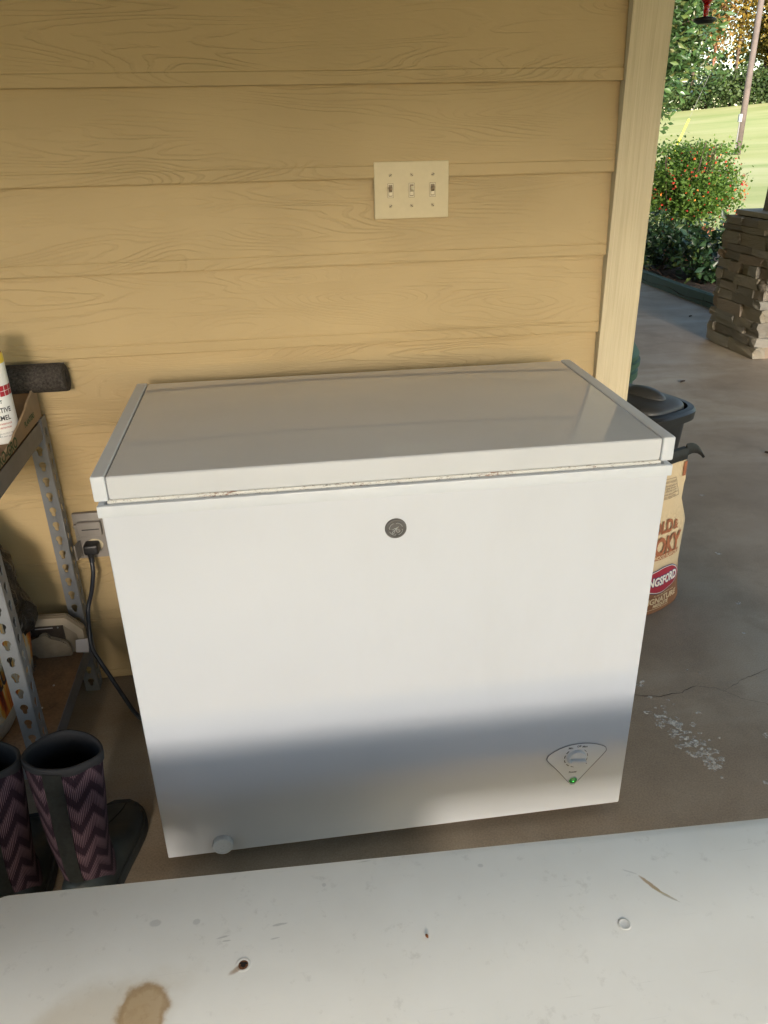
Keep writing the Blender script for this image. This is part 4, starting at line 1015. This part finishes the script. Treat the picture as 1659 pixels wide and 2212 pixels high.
# ------------------------------------------------------------------ foliage helper
def leaves(name, pos, size, m, parent, aspect=.45, up_bias=.3, nrm=None, curl=.12, droop=0):
    """pos Nx3, size N; each leaf a folded two-triangle blade (one island each)"""
    n = len(pos); d = RNG.normal(size=(n, 3)); d[:, 2] = d[:, 2]*.6+up_bias-droop
    if nrm is not None: d = d*.7+nrm*.9
    d /= np.linalg.norm(d, axis=1)[:, None]
    q = RNG.normal(size=(n, 3)); s = np.cross(d, q); s /= np.linalg.norm(s, axis=1)[:, None]; nn_ = np.cross(d, s)
    L = size[:, None]; Wd = L*aspect*.5
    a = pos; b = pos+d*L*.42+s*Wd+nn_*L*curl; c_ = pos+d*L; e = pos+d*L*.42-s*Wd+nn_*L*curl
    V = np.stack([a, b, c_, e], 1).reshape(-1, 3).astype(np.float32)
    idx = (np.arange(n)[:, None]*4+np.array([[0, 1, 2, 0, 2, 3]])).reshape(-1).astype(np.int32)
    me = bpy.data.meshes.new(name); me.vertices.add(4*n); me.vertices.foreach_set('co', V.ravel())
    me.loops.add(6*n); me.loops.foreach_set('vertex_index', idx); me.polygons.add(2*n)
    me.polygons.foreach_set('loop_start', np.arange(0, 6*n, 3, dtype=np.int32)); me.update(calc_edges=True)
    return link(name, me, m, parent)
def clumps(center, rad, nclump, per, crad, shell=.55, zpow=1):
    """points gathered into clumps through an ellipsoid, with gaps between"""
    c = RNG.normal(size=(nclump, 3)); c /= np.linalg.norm(c, axis=1)[:, None]
    r = (shell+(1-shell)*RNG.random((nclump, 1)))*(.82+.3*RNG.random((nclump, 1)))
    cc = c*r*np.array(rad)+np.array(center)
    p = np.repeat(cc, per, 0)+RNG.normal(size=(nclump*per, 3))*crad
    return p, cc

# shrubs in the bed
def shrub(label, c, rad, ncl, per, leaf, m, cr):
    s_ = thing('shrub', label, 'shrub', (c[0], c[1], .05), 'dark shrubs in the mulch bed')
    p, cc = clumps(c, rad, ncl, per, cr, .45); p[:, 2] = np.maximum(p[:, 2], .10)
    f = leaves('foliage', p, leaf*(.6+.7*RNG.random(len(p))), m, s_, .48, .35)
    mb = MB()
    for k in range(9):
        q = cc[k]; mb.tube(catmull([(c[0]+random.uniform(-.04, .04), c[1]+random.uniform(-.04, .04), .03), ((c[0]+q[0])/2, (c[1]+q[1])/2, q[2]*.45), tuple(q)], 4), [.010-.0007*j for j in range(9)], 5)
    mb.build('stems', M['bark'], s_); return s_
shrub('low dense blue green shrub beside the house corner board', (4.08, 5.75, .30), (.42, .40, .26), 120, 26, .05, M['shrub'], .045)
shrub('dark glossy leaved shrub beside the stone column', (4.22, 4.98, .29), (.36, .34, .25), 46, 24, .085, M['shrub'], .06)
shrub('small bright leaved shrub mostly hidden behind the stone column', (4.55, 4.55, .27), (.26, .26, .22), 40, 20, .075, M['shrub'], .055)

# lantana in a terracotta pot
pot = thing('flower_pot', 'terracotta pot under the red flowering bush', 'flower pot', (4.50, 6.15, .05))
MB().lathe((4.50, 6.15, .05), [(0, 0), (.17, 0), (.24, .27), (.265, .27), (.268, .325), (.245, .325), (.235, .28), (0, .27)], 40).build('pot_body', M['terracotta'], pot, 35)
lt = thing('flowering_bush', 'round green bush covered in red and orange flowers', 'bush', (4.50, 6.15, .33))
LCN = np.array((4.44, 6.15, .73)); LR = np.array((.52, .54, .38))
p, cc = clumps(LCN, LR, 430, 30, .055, .40)
p = p[p[:, 2] > .34]
top = RNG.random((500, 3)); 
sp_top = np.stack([LCN[0]+RNG.normal(0, .28, 900), LCN[1]+RNG.normal(0, .26, 900), 1.06+np.abs(RNG.normal(0, .05, 900))], 1)
p = np.concatenate([p, sp_top[np.hypot(sp_top[:, 0]-LCN[0], sp_top[:, 1]-LCN[1]) < .52]])
leaves('foliage', p, .036*(.6+.8*RNG.random(len(p))), M['lantana'], lt, .62, .25)
mb = MB()
for k in range(40):
    a = random.uniform(0, 6.28); r = random.uniform(.1, .48); q = Vector((LCN[0]+r*math.cos(a), LCN[1]+r*math.sin(a), LCN[2]+.38*math.sqrt(max(0, 1-(r/.58)**2))+random.uniform(-.05, .10)))
    mb.tube(catmull([(LCN[0], LCN[1], .36), ((LCN[0]+q.x)/2+.05*math.cos(a), (LCN[1]+q.y)/2, .58), tuple(q)], 5), .004, 4)
mb.build('stems', M['bark'], lt)
bm = bmesh.new()
for k in range(14):
    a = random.uniform(0, 6.28); b = random.uniform(.0, 1.4); d = Vector((math.cos(a)*math.sin(b), math.sin(a)*math.sin(b), math.cos(b)))*.75; s = d.orthogonal().normalized()*.3; t2 = d.cross(s).normalized()*.3
    vv_ = [bm.verts.new(d+s), bm.verts.new(d*1.1+t2), bm.verts.new(d-s), bm.verts.new(d*1.1-t2)]; bm.faces.new(vv_)
FLW = bpy.data.meshes.new('flower_head'); bm.to_mesh(FLW); bm.free(); FLW.materials.append(M['flower'])
for k in range(230):
    d = RNG.normal(size=3); d[1] -= .6; d[2] += .15; d /= np.linalg.norm(d); 
    q = LCN+d*LR*(.98+.14*RNG.random())
    if q[2] < .42: continue
    o = bpy.data.objects.new('flower_head', FLW); COL.objects.link(o); o.parent = lt; o.matrix_parent_inverse = Matrix.Translation(-Vector(lt.location))
    o.location = q; s = .011+.010*random.random(); o.scale = (s, s, s); o.rotation_euler = (random.uniform(-.8, .8)+.6, random.uniform(-.8, .8), random.uniform(0, 6))

# hummingbird feeder
HF = Vector((3.165, 3.758, 1.912))
hf = thing('hummingbird_feeder', 'red hummingbird feeder hanging in front of the magnolia', 'bird feeder', HF)
MB().lathe(HF, [(0, -.012), (.045, -.012), (.072, .004), (.074, .012), (.060, .020), (.02, .028), (0, .028)], 36).build('feeder_base', M['black'], hf, 40)
MB().lathe(HF, [(.016, .028), (.016, .05), (.020, .058), (.016, .066), (.017, .078), (.021, .086), (.018, .094), (.045, .125), (.050, .17), (.044, .215), (.02, .24), (0, .245)], 32).build('nectar_bottle', M['redglass'], hf, 60)
MB().tube([HF+Vector((0, 0, .24)), HF+Vector((0, 0, .40)), HF+Vector((0, 0, .549))], .0025, 6).build('hanger_wire', M['black'], hf)

# utility pole and guy wire
def at(az, dist, z=None):
    x = CAM.x+dist*math.sin(R(az)); y = CAM.y+dist*math.cos(R(az)); return Vector((x, y, lawn_h(x, y) if z is None else z))
pb = at(30.17, 45)
up2 = thing('utility_pole', 'weathered wooden utility pole with small meter box on the lawn', 'utility pole', pb)
MB().tube([pb+Vector((0, 0, -.3)), pb+Vector((-.02, 0, 3)), pb+Vector((-.05, 0, 9.5))], [.150, .140, .115], 20).build('pole_shaft', M['pole'], up2, 180)
mbx = pb+Vector((-.17, -.05, 1.42))
MB().box(mbx.x-.09, mbx.x+.06, mbx.y-.08, mbx.y+.06, mbx.z, mbx.z+.34, .02).build('meter_box', M['metal'], up2)
MB().tube([mbx+Vector((0, 0, 0)), mbx+Vector((.0, 0, -1.2))], .03, 8).build('conduit', M['wiregrey'], up2)
MB().box(pb.x-1.2, pb.x+1.1, pb.y-.06, pb.y+.06, 8.6, 8.75, .01).build('cross_arm', M['pole'], up2)
g0 = at(26.35, 44); g1 = pb+Vector((-.05, 0, 8.4))
gw = thing('guy_wire', 'thin guy wire with yellow guard staked in the lawn', 'guy wire', g0)
MB().tube([g0, g1], .0065, 6).build('wire', M['wiregrey'], gw)
gd = (g1-g0).normalized()
MB().tube([g0+gd*.05, g0+gd*1.75], .042, 10).build('guard', M['yellow'], gw)

# magnolia
mc = at(23.3, 21)
mg = thing('magnolia_tree', 'glossy dark green magnolia tree beside the corner board', 'tree', mc)
MB().tube([mc, mc+Vector((.05, 0, 1.6)), mc+Vector((0, .1, 4)), mc+Vector((0, 0, 7))], [.16, .13, .09, .03], 10).build('trunk', M['bark'], mg, 180)
p, cc = clumps(np.array(mc)+np.array((0, 0, 4.6)), (2.0, 1.9, 3.4), 900, 34, .20, .45)
hgt = (p[:, 2]-mc.z)
p = p[hgt > 1.15]
leaves('crown', p, .19*(.6+.7*RNG.random(len(p))), M['magnolia'], mg, .42, .1)
mb = MB()
for k in range(26):
    q = Vector(cc[k]); mb.tube([mc+Vector((0, 0, max(1.2, (q.z-mc.z)*.65))), q.lerp(mc+Vector((0, 0, q.z-mc.z)), .4)+Vector((0, 0, -.1)), q], [.05, .03, .012], 5)
mb.build('branches', M['bark'], mg)

# woods at the top of the lawn
def wood_tree(az, dist, h, rad, mleaf, label, mbark='bark', nc=120, per=26, base=.25, leaf=.36, crad=.55, lean=0):
    b = at(az, dist); t_ = thing('woodland_tree', label, 'tree', b, 'trees at the top of the lawn')
    tr = [b+Vector((0, 0, -.3)), b+Vector((lean*.3, 0, h*.3)), b+Vector((lean*.7, .2, h*.62)), b+Vector((lean, 0, h*.93))]
    MB().tube(catmull(tr, 4), [.26-.018*i for i in range(13)], 8).build('trunk', M[mbark], t_, 180)
    c0 = np.array(b)+np.array((lean*.7, 0, h*(base+1)/2)); p, cc = clumps(c0, (rad, rad, h*(1-base)/2), nc, per, crad, .35)
    leaves('crown', p, leaf*(.6+.8*RNG.random(len(p))), M[mleaf], t_, .7, .1)
    mb = MB()
    for k in range(16):
        q = Vector(cc[k]); zz_ = max(h*.3, (q.z-b.z)*.8); f = zz_/h; mb.tube([b+Vector((lean*f, 0, zz_)), q], [.09, .03], 5)
    mb.build('branches', M[mbark], t_)
W_ = 'woodland tree '
for a in ((32.6, 99, 13.5, 3.4, 'gold', 'golden leaved tree at the wood edge right of the utility pole', 'bark', 420, 26, .15),
          (30.9, 104, 15, 2.3, 'gold', 'slim yellow green tree directly behind the utility pole', 'bark', 220, 24, .2),
          (28.05, 100, 15, 1.5, 'rusty', 'thin reddish trunked tree with sparse orange leaves', 'redbark', 90, 20, .25),
          (29.35, 101, 14, 1.2, 'gold', 'slim tree with thin yellow leaves in the bright gap left of the pole', 'bark', 70, 20, .3),
          (27.0, 102, 15, 2.4, 'oak', 'green tree beside the magnolia at the wood edge', 'bark', 120, 24, .2),
          (25.2, 106, 15, 3.2, 'oak', 'green tree behind the guy wire and magnolia', 'bark', 150, 24, .2),
          (35.4, 102, 14, 3.2, 'oak', 'broad green tree right of the golden tree', 'bark', 150, 24, .2),
          (38.0, 106, 15, 3.4, 'gold', 'second golden tree out at the far right', 'bark', 150, 24, .2),
          (22.4, 103, 14, 3.3, 'oak', 'green woodland tree hidden left behind the corner board', 'bark', 150, 24, .2)):
    wood_tree(*a)
mbp = []
for k in range(1500):
    az = random.uniform(18, 42); dist = random.uniform(95.5, 100.5); b = at(az, dist)
    hmax = 2.7+1.1*mnoise.noise(Vector((az*.9, 2.2, 0)))+.6*mnoise.noise(Vector((az*3.1, 5, 0)))
    if az > 27.6 and az < 29.9: hmax += .4
    mbp.append((b.x, b.y, b.z+random.random()**.8*hmax))
p = np.repeat(np.array(mbp), 16, 0)+RNG.normal(size=(1500*16, 3))*.36
th_ = leaves('woodland_thicket', p, .34*(.6+.8*RNG.random(len(p))), M['thicket'], None, .75, .15); tag(th_, 'dark green undergrowth along the foot of the woods', 'undergrowth', kind='stuff')
p2 = []
for k in range(2000):
    az = random.uniform(16, 44) if k < 640 else random.choice((random.uniform(-25, 17), random.uniform(43, 75))); b = at(az, random.uniform(112, 122)); hmax = 6.6+2.6*mnoise.noise(Vector((az*.7, 9.2, 0)))
    p2.append((b.x, b.y, b.z+random.random()*hmax))
p = np.repeat(np.array(p2), 14, 0)+RNG.normal(size=(2000*14, 3))*.55
th_ = leaves('distant_woods', p, .5*(.6+.8*RNG.random(len(p))), M['oak'], None, .75, .15); tag(th_, 'far woodland seen between the nearer trunks', 'woods', kind='stuff')

# fallen leaves on the slab
for (x, y, lab) in ((3.42, 3.85, 'small dried leaf on the slab in front of the green edging'), (2.40, 1.15, 'small dark twig leaf on the slab right of the trash can'), (2.55, 2.25, 'dried leaf scrap on the slab before the stone column')):
    a = random.uniform(0, 6.28); L = .022; dv = Vector((math.cos(a), math.sin(a), 0)); sv = Vector((-dv.y, dv.x, 0)); c_ = Vector((x, y, .002))
    mb = MB(); vs = []
    for k in range(7):
        f = k/6; wv = .45*L*math.sin(math.pi*f)**.8+.001; vs += [c_+dv*L*(f-.5)*2+sv*wv+Vector((0, 0, .006)), c_+dv*L*(f-.5)*2+Vector((0, 0, .0005)), c_+dv*L*(f-.5)*2-sv*wv+Vector((0, 0, .008))]
    mb.faces(vs, [(3*i+j, 3*i+j+1, 3*i+j+4, 3*i+j+3) for i in range(6) for j in (0, 1)])
    bmesh.ops.solidify(mb.bm, geom=mb.bm.faces[:], thickness=.0006)
    tag(mb.build('fallen_leaf', M['deadleaf'], None, 180), lab, 'leaf', 'fallen leaves on the slab')

# unseen leaf belt added behind the viewer, thinning the low sun on the porch
n_ = 15800
p = np.stack([RNG.uniform(-26, 3.0, n_), RNG.uniform(-27, -21, n_), RNG.uniform(0, 1, n_)**.9*11.5-.1], 1)
tbm = leaves('sun_filter_belt', p, .42*(.6+.8*RNG.random(n_)), M['oak'], None, .8, .15); tag(tbm, 'unseen belt of leaves added to filter the low sun', 'sun filter', kind='stuff')
